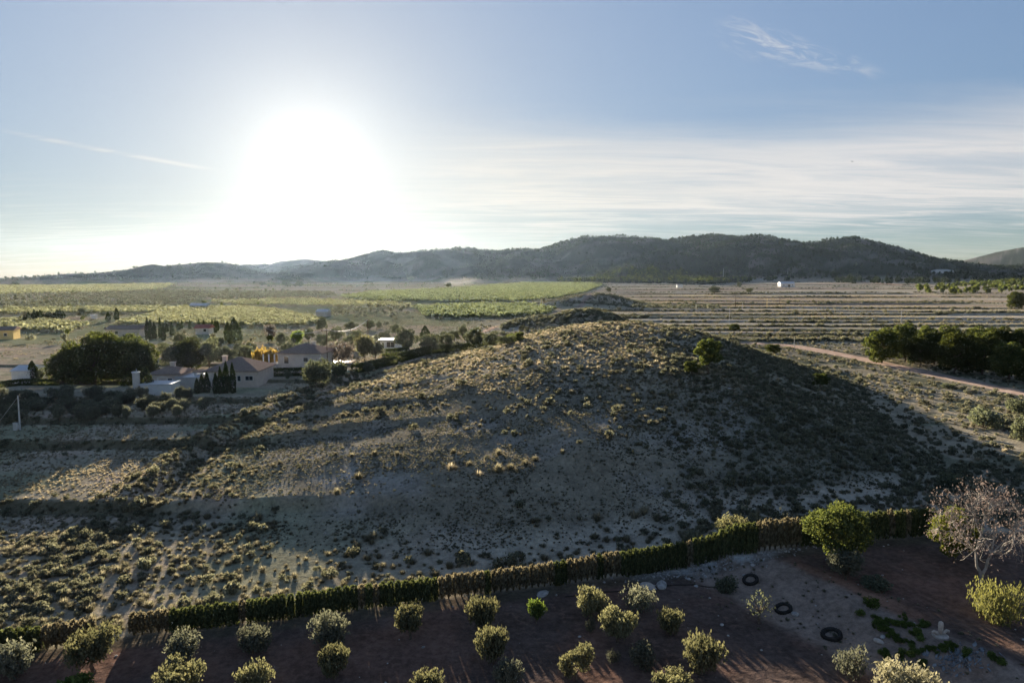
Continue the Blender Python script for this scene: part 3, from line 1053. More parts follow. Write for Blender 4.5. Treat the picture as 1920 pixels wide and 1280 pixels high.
# ------------------------------------------------------------------ masses nobody could count
_groups = {}


def scatter_group(n_protos):
    if n_protos in _groups:
        return _groups[n_protos]
    ng = bpy.data.node_groups.new('scatter_%d' % n_protos, 'GeometryNodeTree')
    ng.interface.new_socket('Geometry', in_out='INPUT', socket_type='NodeSocketGeometry')
    for i in range(n_protos):
        ng.interface.new_socket('Plant %d' % i, in_out='INPUT', socket_type='NodeSocketObject')
    ng.interface.new_socket('Geometry', in_out='OUTPUT', socket_type='NodeSocketGeometry')
    N, L = ng.nodes, ng.links
    gi, go = N.new('NodeGroupInput'), N.new('NodeGroupOutput')
    join = N.new('GeometryNodeJoinGeometry')
    for i in range(n_protos):
        oi = N.new('GeometryNodeObjectInfo')
        oi.inputs['As Instance'].default_value = True
        L.new(gi.outputs[1 + i], oi.inputs['Object'])
        L.new(oi.outputs['Geometry'], join.inputs[0])
    iop = N.new('GeometryNodeInstanceOnPoints')
    L.new(gi.outputs[0], iop.inputs['Points'])
    L.new(join.outputs[0], iop.inputs['Instance'])
    iop.inputs['Pick Instance'].default_value = True

    def attr(name, typ):
        a = N.new('GeometryNodeInputNamedAttribute')
        a.data_type = typ
        a.inputs['Name'].default_value = name
        return a.outputs[0]
    L.new(attr('which', 'INT'), iop.inputs['Instance Index'])
    L.new(attr('turn', 'FLOAT_VECTOR'), iop.inputs['Rotation'])
    L.new(attr('size', 'FLOAT_VECTOR'), iop.inputs['Scale'])
    L.new(iop.outputs[0], go.inputs[0])
    _groups[n_protos] = ng
    return ng


def proto(mesh):
    return bpy.data.objects.new('source_' + mesh.name, mesh)


def scatter(name, pts, size, protos, r, tilt=0.12):
    """One object of kind stuff: plants at pts (N,3). size (N,) or (N,3)."""
    pts = np.asarray(pts, float)
    n = len(pts)
    me = bpy.data.meshes.new(name)
    me.vertices.add(n)
    me.vertices.foreach_set('co', pts.astype(np.float32).ravel())
    size = np.asarray(size, float)
    if size.ndim == 1:
        size = np.repeat(size[:, None], 3, 1)
    rot = np.stack([r.normal(0, tilt, n), r.normal(0, tilt, n), r.uniform(0, 6.283, n)], 1)
    for nm, typ, dat, key in (('which', 'INT', r.integers(0, len(protos), n).astype(np.int32), 'value'),
                              ('turn', 'FLOAT_VECTOR', rot.astype(np.float32).ravel(), 'vector'),
                              ('size', 'FLOAT_VECTOR', size.astype(np.float32).ravel(), 'vector')):
        a = me.attributes.new(nm, typ, 'POINT')
        a.data.foreach_set(key, dat)
    o = link(name, me)
    md = o.modifiers.new('scatter', 'NODES')
    ng = scatter_group(len(protos))
    md.node_group = ng
    ids = [s.identifier for s in ng.interface.items_tree if s.in_out == 'INPUT' and s.socket_type == 'NodeSocketObject']
    for i, p in zip(ids, protos):
        md[i] = p
    return tag(o, kind='stuff')


# ------------------------------------------------------------------ single plants
def scale_for(px, by, ty, wpx, h0, w0):
    x, y, z = at(px, by)
    d = math.hypot(x, y)
    dt = math.atan((640 - ty) / FPX) - PITCH
    k = math.cos(math.atan((px - 960) / FPX))
    top = CZ + y * math.tan(dt)
    hgt = max(top - z, 0.3)
    dep = y * math.cos(PITCH) + (CZ - z) * math.sin(PITCH)
    return (x, y, z), hgt / h0, wpx * dep / FPX / w0


def plant(name, label, cat, kit, px, by, ty, wpx, group=None, crown='crown', stem='trunk', r=rng, sink=0.05, rz=None):
    leaves, wood, h0, w0 = kit
    loc, sh, sw = scale_for(px, by, ty, wpx, h0, w0)
    t = thing(name, label, cat, (loc[0], loc[1], loc[2] - sink), r.uniform(0, 6.28) if rz is None else rz, (sw, sw, sh), group)
    link(crown, leaves, t)
    if wood is not None:
        link(stem, wood, t)
    return t


# ------------------------------------------------------------------ kits
ALM = [make_vase(100 + i, M_ALMOND, open_=0.30 + 0.03 * (i % 3), up=0.62, nl=(7, 5, 6, 4, 8, 5)[i], h=(2.6, 2.9, 2.4, 2.7, 2.5, 2.8)[i], spread=(1, 1.12, 0.95, 1.2, 1.05, 0.9)[i], trunk=(.62, .8, .5, .7, .55, .9)[i]) for i in range(6)]
OLV = [make_vase(120 + i, M_OLIVE, open_=0.31 + 0.03 * (i % 3), nl=(6, 4, 7, 5, 8)[i], spread=(1, 1.2, 0.9, 1.1, 1)[i], trunk=(.6, .8, .45, .7, .6)[i]) for i in range(5)]
SPARSE = [make_vase(140 + i, M_OLIVE, n=1400, open_=0.46, leaf=0.1, up=0.6) for i in range(2)]
GREENT = [make_vase(150 + i, M_GREEN, n=2000, leaf=0.13, h=3, w=2.4) for i in range(2)]
TWO = make_vase(160, M_ALMOND, n=2200, nl=2, spread=1.35, open_=0.25)
PINES = [make_pine(200 + i, M_PINE, h=9.5, w=7.5, n=7000, leaf=0.25, crown0=0.06, nl=20) for i in range(4)]
PINEL = [make_pine(220 + i, M_PINE_L, h=5.6, w=4.2, n=3800, leaf=0.18, trunk=0.14) for i in range(2)]
STONE = [make_pine(230 + i, M_PINE, h=10, w=9, n=8000, leaf=0.27, crown0=0.0, nl=22, flat=0.85) for i in range(3)]
CYP = [make_cypress(240 + i) for i in range(3)]
BROAD = [make_pine(250 + i, M_GREY, h=6, w=5, n=2600, leaf=0.21, crown0=0.12, nl=8, trunk=0.14, flat=0.95) for i in range(3)]
BUSHG = [make_bush(260 + i, M_GREY, 1.5, 2.2, 1100, 0.12) for i in range(3)]
BUSHF = [make_bush(270 + i, M_GREEN, 1.0, 1.4, 420, 0.11) for i in range(2)]
SCR = [make_bush(280 + i, M_SCRUB, 0.75, 1.15, 120, 0.15) for i in range(4)]
TUF = [make_tuft(300 + i, M_TUFT) for i in range(4)]
STR = [make_tuft(310 + i, M_STRAW, 0.46, 0.95, 90, 0.03) for i in range(3)]

# ------------------------------------------------------------------ young trees of the ploughed orchard
ORCH = 'small trees of the ploughed orchard'
orchard = [
    ('grey olive tree cut by the picture edge below the broken hedge end', OLV, 20, 1275, 1201, 92),
    ('large yellow-green almond tree in front of the hedge gap', ALM, 175, 1262, 1176, 96),
    ('low grey olive tree just right of the hedge gap', OLV, 344, 1246, 1185, 74),
    ('small grey-green olive tree beside the brown stretch of hedge', OLV, 475, 1225, 1169, 66),
    ('grey twin-headed olive tree under the all-green hedge stretch', OLV, 622, 1210, 1146, 74),
    ('yellow-green almond tree directly below the twin-headed olive', ALM, 627, 1272, 1202, 78),
    ('round green almond tree between two bare soil streaks at the bottom', ALM, 474, 1296, 1236, 68),
    ('wide yellow-green almond tree with its trunk below the picture edge', ALM, 333, 1306, 1238, 96),
    ('green almond crown peeking in at the bottom below the grey olive', GREENT, 140, 1322, 1262, 78),
    ('yellow-green almond tree alone in front of the mixed hedge', ALM, 770, 1198, 1131, 66),
    ('pale grey-green almond tree nearest the hedge, with one tall shoot', ALM, 906, 1180, 1112, 68),
    ('smallest fresh green tree standing between two almond trees', GREENT, 1006, 1168, 1120, 38),
    ('yellow-topped almond tree beside the sparse one near the lime strip', ALM, 1111, 1156, 1096, 62),
    ('sparse grey tree with gaps, white rock showing behind it', SPARSE, 1196, 1148, 1089, 70),
    ('tall yellow-green almond tree in the second row, below the tall-shoot one', ALM, 925, 1242, 1166, 64),
    ('broad golden almond tree, widest of the second row', ALM, 1158, 1204, 1138, 82),
    ('golden almond tree with a flat broad top near the lime strip', ALM, 1256, 1188, 1136, 54),
    ('golden tree split into two separate heads', [TWO], 1082, 1276, 1209, 64),
    ('dull grey-yellow low almond tree left of the big forked one', OLV, 1202, 1252, 1201, 58),
    ('dark grey-green tree at the bottom below the tall almond', OLV, 950, 1292, 1231, 58),
    ('yellow crown cut by the bottom edge between two soil streaks', ALM, 806, 1314, 1252, 70),
    ('golden crown cut by the bottom edge below the dull low tree', ALM, 1262, 1318, 1255, 84),
    ('large grey-yellow almond tree with two broad heads', ALM, 1316, 1262, 1184, 86),
    ('round open pale tree with a thin dark trunk beside the tyre bank', SPARSE, 1592, 1272, 1209, 70),
    ('thin grey sapling between the golden almonds', SPARSE, 1150, 1243, 1214, 30),
    ('small faint grey shrub-like tree under the yellow-topped almond', SPARSE, 1106, 1186, 1156, 26),
]
for i, (lab, kits, px, by, ty, w) in enumerate(orchard):
    plant('olive_tree' if kits is OLV else 'almond_tree', lab, 'tree', kits[i % len(kits)], px, by, ty, w, ORCH)

# pale flowering shrub at the lower edge
PALEB = make_vase(170, M_PALE, n=3400, leaf=0.10, h=2.4, w=3.2, open_=0.3, trunk=0.3)
plant('flowering_shrub', 'cream-coloured flowering shrub at the bottom edge by the debris', 'shrub', PALEB, 1700, 1326, 1243, 118)
plant('round_pine', 'round bright green pine with an olive in front of it, by the hedge', 'tree', make_pine(171, M_PINE_L, h=5.2, w=4.6, n=5200, leaf=0.145, crown0=0.22, nl=14, trunk=0.13, flat=0.85), 1568, 1066, 942, 116)
plant('olive_tree', 'upright grey olive growing in front of the round green pine', 'tree', make_vase(172, M_OLIVE, n=2400, leaf=0.10, h=3.2, w=2.6, up=0.4, trunk=0.3), 1585, 1086, 1024, 70)
plant('lime_green_tree', 'rounded lime-green tree behind the white-trunked bare tree', 'tree', make_pine(173, M_LIME, h=3.6, w=3.4, n=3600, leaf=0.12, crown0=0.2, nl=10, trunk=0.09, flat=0.9), 1788, 1054, 962, 92)
plant('yellow_topped_tree', 'low tree with a bright yellow-green top and grey skirt', 'tree', make_vase(174, M_LIME_TOP, n=2200, leaf=0.10, h=2.8, w=4.2, up=0.7, trunk=1.1, spread=1.15), 1869, 1166, 1094, 100)
plant('hedge_side_tree', 'pale yellow bushy tree rising behind the hedge, by the dry section', 'tree', make_vase(175, M_ALMOND, n=2400, h=2.6, w=3.0), 1370, 1010, 966, 66)
plant('hedge_side_tree', 'small pale grey tree behind the dry brown hedge section', 'tree', SPARSE[0], 1478, 992, 954, 38)
plant('hillside_bush', 'lone green bush on the dark slope above the bare tree', 'bush', BUSHG[0], 1779, 915, 883, 46)


def bare_tree():
    """Broad, nearly leafless tree: pale forked trunk, fine twigs with dry pink pods."""
    r = np.random.default_rng(77)
    W0, H0 = 9.0, 7.4
    loc, sh, sw = scale_for(1838, 1092, 897, 215, H0, W0)
    t = thing('bare_tree', 'wide bare tree with pale forked trunk and dry pinkish pods', 'tree', (loc[0], loc[1], loc[2] - 0.05), 0.0, (sw, sw, sh))
    mb = MB()

    def arc(p, q, r0, r1, sides, lift=0.12):
        p, q = np.array(p, float), np.array(q, float)
        ln = np.linalg.norm(q - p)
        pts = []
        for u in np.linspace(0, 1, 5):
            m = p + (q - p) * u
            m = m + np.array([0, 0, -lift * ln * math.sin(math.pi * u) * 0.5]) + (r.normal(0, ln * 0.025, 3) if 0 < u < 1 else 0)
            pts.append(m)
        mb.tube(pts, list(np.linspace(r0, r1, 5)), sides, cap=False)

    mb.tube([(0, 0, -0.3), (0.02, 0, 0.28)], [0.20, 0.17], 8, cap=False)
    forks = [(-0.45, 0.1, 2.3), (0.65, -0.1, 2.2)]
    for f in forks:
        arc((0.02, 0, 0.25), f, 0.13, 0.085, 7, 0.06)
    mains = []
    for k in range(9):
        a = 2 * math.pi * k / 9 + r.uniform(-.2, .2)
        q = np.array([math.cos(a) * W0 * 0.27, math.sin(a) * W0 * 0.25, r.uniform(3.4, 4.6)])
        f = forks[0] if q[0] < 0.1 else forks[1]
        arc(f, q, 0.07, 0.035, 6)
        mains.append(q)
    mains.append(np.array([0.1, 0.1, 4.9]))
    arc(forks[0], mains[-1], 0.08, 0.05, 6)
    n2, n3 = 80, 620

    def spot(n, shell):
        d = unit(r.normal(size=(n, 3)))
        d[:, 2] = np.where(d[:, 2] < -0.88, -d[:, 2], d[:, 2])
        rad = 1 - shell * r.uniform(0, 1, n)
        P = d * rad[:, None] * np.array([W0 * 0.5, W0 * 0.46, 2.95])
        return P + np.array([0.1, 0, 4.35])
    sec = spot(n2, 0.55) * np.array([0.86, 0.86, 0.95])
    for q in sec:
        m = mains[int(np.argmin([np.linalg.norm(q - x) for x in mains]))]
        arc(m, q, 0.03, 0.014, 5)
    tips = spot(n3, 0.5)
    for q in tips:
        m = sec[int(np.argmin(np.linalg.norm(sec - q, axis=1)))]
        arc(m, q, 0.012, 0.006, 3)
    link('trunk', mb.mesh('branches', M_PALEBARK), t)
    k = r.choice(n3, 1900)
    P = tips[k] + r.normal(0, 0.24, (1900, 3))
    link('crown', leaf_mesh('pods', P, 0.095, r, M_PINK, 1.9, 0.4), t)


bare_tree()

# ------------------------------------------------------------------ hedge
def hedge_kit(seed, mat, w, h, n, bare=0.0):
    r = np.random.default_rng(seed)
    mb = MB()
    mb.tube([(0, 0, -0.3), (0, 0, h * 0.8)], [0.05, 0.02], 5)
    z = r.uniform(0.04 + bare * 0.3, 1, n) ** 0.9
    a = r.uniform(0, 6.283, n)
    sq = np.stack([np.sign(np.cos(a)) * np.abs(np.cos(a)) ** 0.6 * w * 0.5, np.sign(np.sin(a)) * np.abs(np.sin(a)) ** 0.6 * 0.36], 1)
    k = 1 - 0.3 * r.uniform(0, 1, n) ** 2
    k *= np.where(z > 0.95, r.uniform(0.1, 0.9, n), 1) * np.sqrt(np.clip(1.06 - z ** 14, 0.2, 1)) * (0.86 + 0.14 * np.sin(z * 3.0 + 0.4))
    P = np.stack([sq[:, 0] * k, sq[:, 1] * k, z * h + np.where(r.uniform(0, 1, n) > 0.97, 0.1, 0)], 1)
    o = np.stack([sq[:, 0], sq[:, 1], np.full(n, 0.9)], 1)
    me = leaf_mesh('hedge_sprays', P, 0.13, r, mat, 2.1, 0.35, out=o)
    # twiggy heart of the plant, so that a clipped plant is not see-through
    hb = MB()
    m = 7
    for i in range(m):
        aa = 6.283 * i / m
        hb.tube([(0, 0, 0.05), (math.cos(aa) * w * 0.3, math.sin(aa) * 0.22, h * 0.45), (math.cos(aa) * w * 0.3, math.sin(aa) * 0.2, h * 0.86)], [0.05, 0.13 * (1 - bare), 0.05], 4)
    return me, hb.mesh('hedge_twigs', M_HEDGE if not bare else M_DRY), w, h


HG = [hedge_kit(400 + i, M_HEDGE, 0.54 + 0.04 * (i % 3), 2.0, 380) for i in range(5)]
HD = [hedge_kit(410 + i, M_DRY, 0.50 + 0.05 * (i % 3), 1.96, 330, 0.4) for i in range(5)]


def hedge(label, x0, x1, dry, ht):
    """dry(x) gives the share of dead plants, ht(x) the height, along the hedge."""
    r = np.random.default_rng(int(abs(x0) * 10) + 3)
    t = thing('cypress_hedge', label, 'hedge', (x0, float(hedge_y(x0)), hz(x0, hedge_y(x0))), 0, (1, 1, 1), 'hedges along the orchard')
    x = x0
    A = np.array(HEDGE)
    while x < x1:
        y = float(hedge_y(x))
        sl = float(hedge_y(x + 0.5) - hedge_y(x - 0.5))
        dead = 0.55 * vn(np.array([x * 0.9]), np.array([3.3]), 5)[0] + 0.45 * r.uniform() < 0.08 + 0.84 * dry(x)
        me, tw, w, h = (HD if dead else HG)[int(r.integers(0, 5))]
        z = hz(x, y)
        k = ht(x) / h * r.uniform(0.955, 1.03)
        # keep the top line level although the soil is not
        o = link('hedge_plant', me, t, (x - t.location.x, y + r.normal(0, 0.03) - t.location.y, z - 0.04 - t.location.z))
        o.scale = (r.uniform(0.92, 1.12), 1.0, k)
        o.rotation_euler = (0, 0, math.atan(sl) + (math.pi if r.uniform() < 0.5 else 0))
        c = link('twigs', tw, o)
        x += (0.52 if dead else 0.56) / math.sqrt(1 + sl * sl)
    return t


def px_x(px):
    a = np.array([(p, q[0]) for p, q in zip([-60, 0, 100, 190, 250, 350, 440, 520, 640, 760, 900, 1000, 1100, 1200, 1285, 1345, 1400, 1450, 1510, 1600, 1680, 1745, 1790], HEDGE)])
    return float(np.interp(px, a[:, 0], a[:, 1]))


DRYNESS = [(px_x(p), v) for p, v in [(-60, 0.2), (60, 0.25), (100, 0.75), (190, 0.6), (250, 0.75), (330, 0.6), (440, 0.62), (445, 0.4), (520, 0.35), (545, 0.12), (620, 0.1), (640, 0.5), (760, 0.55), (900, 0.5), (1000, 0.6), (1090, 0.55), (1150, 0.45), (1165, 0.04), (1285, 0.04), (1290, 0.3), (1330, 0.1), (1415, 0.05), (1421, 1.0), (1500, 1.0), (1504, 0.0), (1516, 0.0), (1520, 0.8), (1535, 0.1), (1650, 0.08), (1655, 0.4), (1700, 0.2), (1745, 0.1)]]
HEIGHTS = [(px_x(p), v) for p, v in [(-60, 1.75), (190, 1.75), (250, 1.6), (600, 1.85), (1000, 1.9), (1160, 2.2), (1290, 2.3), (1420, 2.75), (1520, 2.6), (1745, 2.5)]]
hedge('short dark end of the clipped cypress hedge beyond the gap', px_x(-55), px_x(186), lambda x: interp(x, DRYNESS), lambda x: interp(x, HEIGHTS))
hedge('long clipped cypress hedge with green and dead brown plants', px_x(252), px_x(1752), lambda x: interp(x, DRYNESS), lambda x: interp(x, HEIGHTS))

# ------------------------------------------------------------------ tyres, ornament and bits on the bank
M_RUBBER = simple_mat('rubber', (0.034, 0.032, 0.030), 0.7, 0.3, 4, 0.2)


def tyre(label, px, py, dia):
    x, y, z = at(px, py)
    t = thing('tractor_tyre', label, 'tyre', (x, y, z - 0.17), rng.uniform(0, 6), (1, 1, 1), 'old tyres on the bank')
    e = 1.0
    gx = (hz(x + e, y) - hz(x - e, y)) / (2 * e)
    gy = (hz(x, y + e) - hz(x, y - e)) / (2 * e)
    n = Vector((-gx, -gy, 1)).normalized()
    t.rotation_euler = n.to_track_quat('Z', 'Y').to_euler()
    R0, th = dia * 0.5, dia * 0.15
    prof = [(R0 * 0.62, 0.04), (R0 * 0.66, th * 1.7), (R0 * 0.80, th * 2.1), (R0 * 0.94, th * 1.9), (R0, th * 1.35), (R0, th * 0.5), (R0 * 0.94, -0.05), (R0 * 0.70, -0.06)]
    mb = MB()
    S = 28
    v = [(r_ * math.cos(6.28318 * k / S), r_ * math.sin(6.28318 * k / S), zz) for k in range(S) for r_, zz in prof]
    m = len(prof)
    f = [(k * m + j, ((k + 1) % S) * m + j, ((k + 1) % S) * m + (j + 1) % m, k * m + (j + 1) % m) for k in range(S) for j in range(m)]
    mb.poly(v, f)
    link('carcass', mb.mesh('tyre_body', M_RUBBER, True), t)
    tb = MB()
    for k in range(22):
        a0 = 6.28318 * k / 22
        c, s = math.cos(a0), math.sin(a0)
        c2, s2 = math.cos(a0 + 0.13), math.sin(a0 + 0.13)
        for za, zb in ((th * 0.5, th * 0.95), (th * 1.0, th * 1.5)):
            a, b = R0 * 0.985, R0 * 1.045
            q = [(a * c, a * s, za), (b * c, b * s, za), (b * c2, b * s2, zb), (a * c2, a * s2, zb)]
            q2 = [(p[0], p[1], p[2] + 0.07) for p in q]
            tb.poly(q + q2, [(0, 1, 2, 3), (7, 6, 5, 4), (0, 4, 5, 1), (1, 5, 6, 2), (2, 6, 7, 3), (3, 7, 4, 0)])
    link('tread', tb.mesh('tyre_tread', M_RUBBER), t)


tyre('black tractor tyre highest on the bank, nearest the hedge', 1408, 1086, 1.22)
tyre('black tractor tyre halfway down the bank', 1470, 1141, 1.25)
tyre('black tractor tyre lowest on the bank, beside the round open tree', 1560, 1190, 1.35)

M_STONE = simple_mat('pale_stone', (0.42, 0.36, 0.31), 0.9, 0.18, 5, 0.3)
M_ROCK = simple_mat('rock', (0.34, 0.32, 0.30), 0.95, 0.3, 3, 0.4)
M_WHITE = simple_mat('white_render', (0.62, 0.61, 0.58), 0.9, 0.08, 1.5, 0.1)


def ornament():
    x, y, z = at(1763, 1190)
    t = thing('garden_ornament', 'pale stone post between two curled arms on the soil', 'ornament', (x, y, z - 0.03), 0.1)
    mb = MB()
    mb.tube([(0, 0, 0), (0, 0, 0.42), (0, 0, 0.75), (0, 0, 0.92), (0, 0, 0.98)], [0.15, 0.15, 0.17, 0.13, 0.04], 10)
    link('post', mb.mesh('ornament_post', M_STONE, True), t)
    for s in (-1, 1):
        a = MB()
        a.tube([(s * 0.12, 0, 0.12), (s * 0.28, 0, 0.20), (s * 0.46, 0, 0.34), (s * 0.56, -0.02, 0.30), (s * 0.55, -0.03, 0.20)], [0.10, 0.10, 0.09, 0.08, 0.06], 8)
        link('curled_arm', a.mesh('ornament_arm', M_STONE, True), t)
    b = MB()
    b.tube([(0, 0, -0.12), (0, 0, 0.04), (0, 0, 0.10)], [0.50, 0.50, 0.42], 14)
    link('base', b.mesh('ornament_base', M_STONE), t)


ornament()


def rock_mesh(seed, s=1.0, flat=0.7):
    r = np.random.default_rng(seed)
    import bmesh
    bm = bmesh.new()
    bmesh.ops.create_icosphere(bm, subdivisions=2, radius=0.5)
    for v in bm.verts:
        k = 0.75 + 0.5 * float(vn(np.array([v.co.x * 3 + seed]), np.array([v.co.y * 3 + v.co.z * 2]), seed)[0])
        v.co *= k * s
        v.co.z *= flat
    me = bpy.data.meshes.new('rock')
    bm.to_mesh(me)
    bm.free()
    return me


ROCKS = [rock_mesh(i, 1.0, 0.62) for i in range(4)]
for m_ in ROCKS:
    m_.materials.append(M_ROCK)


def single_rock(name, label, px, py, size, mat=None, cat='rock', group=None, sq=(1, 1, 1)):
    x, y, z = at(px, py)
    me = ROCKS[int(rng.integers(0, 4))]
    if mat:
        me = me.copy()
        me.materials[0] = mat
    o = link(name, me, None, (x, y, z + size * sq[2] * 0.12))
    o.scale = (size * sq[0], size * sq[1], size * sq[2])
    o.rotation_euler = (0, 0, rng.uniform(0, 6))
    return tag(o, label, cat, group)


single_rock('boulder', 'whitish boulder behind the sparse grey orchard tree', 1216, 1101, 1.25, M_STONE, sq=(1.2, .8, .7))
single_rock('boulder', 'grey stone slab lying beside the whitish boulder', 1240, 1097, 1.2, M_ROCK, sq=(1.4, .7, .5))
single_rock('stone_slab', 'flat grey slab on the soil at the foot of the hedge', 1018, 1113, 1.0, M_ROCK, 'slab', sq=(1.5, .8, .35))
single_rock('boulder', 'small grey stone beside the middle tyre', 1490, 1152, 0.55)
single_rock('stone_block', 'pale squarish stone block among the green weeds', 1648, 1203, 0.6, M_STONE, 'block', sq=(1.3, .8, .7))
single_rock('stone_block', 'grey stone leaning above the squarish block', 1655, 1194, 0.5, M_ROCK, 'block', sq=(1.3, .7, .6))

# heap of torn pale sheeting and rubble
rr = np.random.default_rng(5)
x0, y0, z0 = at(1798, 1236)
mb = MB()
for k in range(170):
    px_, py_ = x0 + rr.normal(0, 0.9), y0 + rr.normal(0, 0.55)
    zz = hz(px_, py_)
    s = rr.uniform(0.04, 0.14)
    a = rr.uniform(0, 6.28)
    c_, s_ = math.cos(a) * s, math.sin(a) * s
    hh = rr.uniform(0.05, 0.30)
    P4 = [(px_ - c_, py_ - s_, zz - .03), (px_ + s_, py_ - c_, zz + hh * .5), (px_ + c_, py_ + s_, zz + hh), (px_ - s_, py_ + c_, zz + hh * .2)]
    mb.poly(P4 + [(p[0], p[1], p[2] - 0.05) for p in P4], [(0, 1, 2, 3), (7, 6, 5, 4), (0, 4, 5, 1), (1, 5, 6, 2), (2, 6, 7, 3), (3, 7, 4, 0)])
tag(link('rubble', mb.mesh('rubble', simple_mat('torn_sheeting', (0.20, 0.215, 0.235), 0.6, 0.3, 3))), 'heap of torn bluish-white sheeting and rubble on the soil', kind='stuff')

# black watering hose along the foot of the hedge
hp = [at(px, py) for px, py in ((1060, 1119), (1130, 1110), (1160, 1109), (1245, 1099), (1262, 1097), (1310, 1098), (1350, 1102), (1392, 1101))]
mb = MB()
pts = [(a, b, hz(a, b) + 0.05) for a, b, c in hp]
fine = []
for p, q in zip(pts[:-1], pts[1:]):
    for t_ in np.linspace(0, 1, 6, endpoint=False):
        a, b = p[0] + (q[0] - p[0]) * t_, p[1] + (q[1] - p[1]) * t_
        fine.append((a, b, hz(a, b) + 0.05))
mb.tube(fine, [0.035] * len(fine), 6)
tag(link('watering_hose', mb.mesh('hose', M_RUBBER, True)), 'thin black watering hose lying along the hedge foot', 'hose')

# green plants on and round the bank
for lab, kit, px, by, ty, w in [
    ('bright green weed clump at the top edge of the tyre bank', BUSHF[0], 1633, 1136, 1114, 34),
    ('yellow-green weed below the bright green clump', BUSHF[1], 1613, 1152, 1139, 20),
    ('low grey-green bush on the upper soil behind the olive', BUSHG[1], 1642, 1102, 1080, 62),
    ('grey-green thin bush beside the highest tyre', BUSHG[2], 1362, 1108, 1078, 44),
]:
    plant('weed_clump' if 'weed' in lab else 'low_bush', lab, 'plant', kit, px, by, ty, w, 'green plants round the bank', 'leaves', 'stem')
plant('bare_sapling', 'nearly leafless sapling with pale tips below the highest tyre', 'tree', make_vase(180, M_GREY, n=150, leaf=0.09, h=3, w=2.6, open_=0.4, trunk=1.0), 1424, 1168, 1100, 70)

r = np.random.default_rng(91)
W = np.array([at(px + r.normal(0, 5), py + r.normal(0, 4)) for px, py in [(1645, 1160), (1660, 1165), (1675, 1170), (1690, 1163), (1702, 1172), (1715, 1185), (1730, 1176), (1655, 1180), (1668, 1190), (1685, 1200), (1700, 1205), (1720, 1195), (1640, 1172), (1712, 1225), (1735, 1222), (1755, 1218), (1770, 1215), (1780, 1213), (1690, 1235), (1660, 1225), (1730, 1240), (1810, 1228), (1860, 1235), (1875, 1240)] for _ in range(6)])
scatter('green_weeds', W, r.uniform(0.14, 0.46, len(W)), [proto(b[0]) for b in BUSHF], r)


# ------------------------------------------------------------------ trees one can tell apart
GROVE = 'pines of the grove beside the dirt road'
for i_, (lab, k, px, by, ty, w) in enumerate([
    ('pine at the open end of the roadside grove, lit on its outer side', 0, 1654, 692, 611, 76),
    ('dark pine just behind the end pine of the roadside grove', 1, 1694, 688, 607, 66),
    ('narrower dark pine second along the road in the grove', 2, 1722, 698, 627, 62),
    ('pine tucked behind between the second and third roadside pines', 3, 1752, 694, 616, 64),
    ('big dome-shaped pine with a bright left edge beside the road', 1, 1793, 712, 624, 86),
    ('dark pine pressed against the dome-shaped roadside pine', 0, 1842, 714, 622, 80),
    ('knobbly pine with light clumps next to the road verge', 3, 1890, 724, 636, 72),
    ('pine half out of the frame at the roadside', 2, 1936, 733, 644, 84),
    ('back-row pine whose light top shows above the second pine', 2, 1735, 676, 612, 52),
    ('back-row pine whose top shows above the dome-shaped pine', 0, 1780, 678, 610, 60),
    ('back-row pine with yellowish top above the dark pressed pine', 1, 1822, 680, 609, 58),
    ('back-row pine above the knobbly roadside pine', 3, 1868, 684, 612, 62),
    ('back-row pine beside the frame edge', 2, 1912, 688, 616, 64),
    ('far-row pale-topped pine behind the whole grove', 1, 1846, 664, 613, 50),
]):
    plant('pine_tree', lab, 'tree', PINES[k], px, by - (11 if by > 683 else 5), ty - (i_ * 5) % 7 + 2, w * 0.9, GROVE)

HILLP = 'young pines on the mound'
for lab, kit, px, by, ty, w in [
    ('largest pine on the mound, dark rounded crown', PINEL[0], 1327, 702, 632, 54),
    ('bright low pine just in front of the largest mound pine', PINEL[1], 1297, 704, 675, 32),
    ('yellow-green young pine on the dark flank near the road', PINEL[0], 1450, 667, 644, 32),
    ('tiny dark pine on the far shoulder of the mound', PINEL[1], 1376, 624, 606, 22),
    ('pale young pine low on the shaded flank', PINEL[0], 1538, 730, 698, 34),
]:
    plant('young_pine', lab, 'tree', kit, px, by, ty, w, HILLP)
for lab, k, px, by, ty, w in [
    ('big round green bush on the scrubby flat, farthest from the road', 0, 1845, 802, 762, 66),
    ('round bush on the scrubby flat right beside the road', 1, 1908, 776, 745, 44),
    ('round bush at the frame edge on the scrubby flat', 2, 1918, 824, 778, 52),
    ('brown bare bush at the kerb of the dirt road', 1, 1778, 728, 717, 26),
]:
    plant('round_bush', lab, 'bush', BUSHG[k], px, by, ty, w, 'bushes on the scrubby flat', 'leaves', 'stem')

DOME = 'tall pines massed behind the olive grove'
for lab, k, px, by, ty, w in [
    ('leftmost pine of the great dark clump, beside the pale shed', 0, 118, 716, 656, 60),
    ('second pine of the great dark clump, sloping up to its top', 1, 146, 718, 638, 70),
    ('front pine in the middle of the great dark clump', 2, 182, 722, 630, 84),
    ('tallest pine of the great dark clump', 0, 204, 712, 617, 80),
    ('pine of the great dark clump above the round tower', 1, 240, 718, 626, 82),
    ('light-edged pine at the house end of the great clump', 2, 270, 712, 640, 58),
]:
    plant('tall_pine', lab, 'tree', STONE[k], px, by, ty, w, DOME)

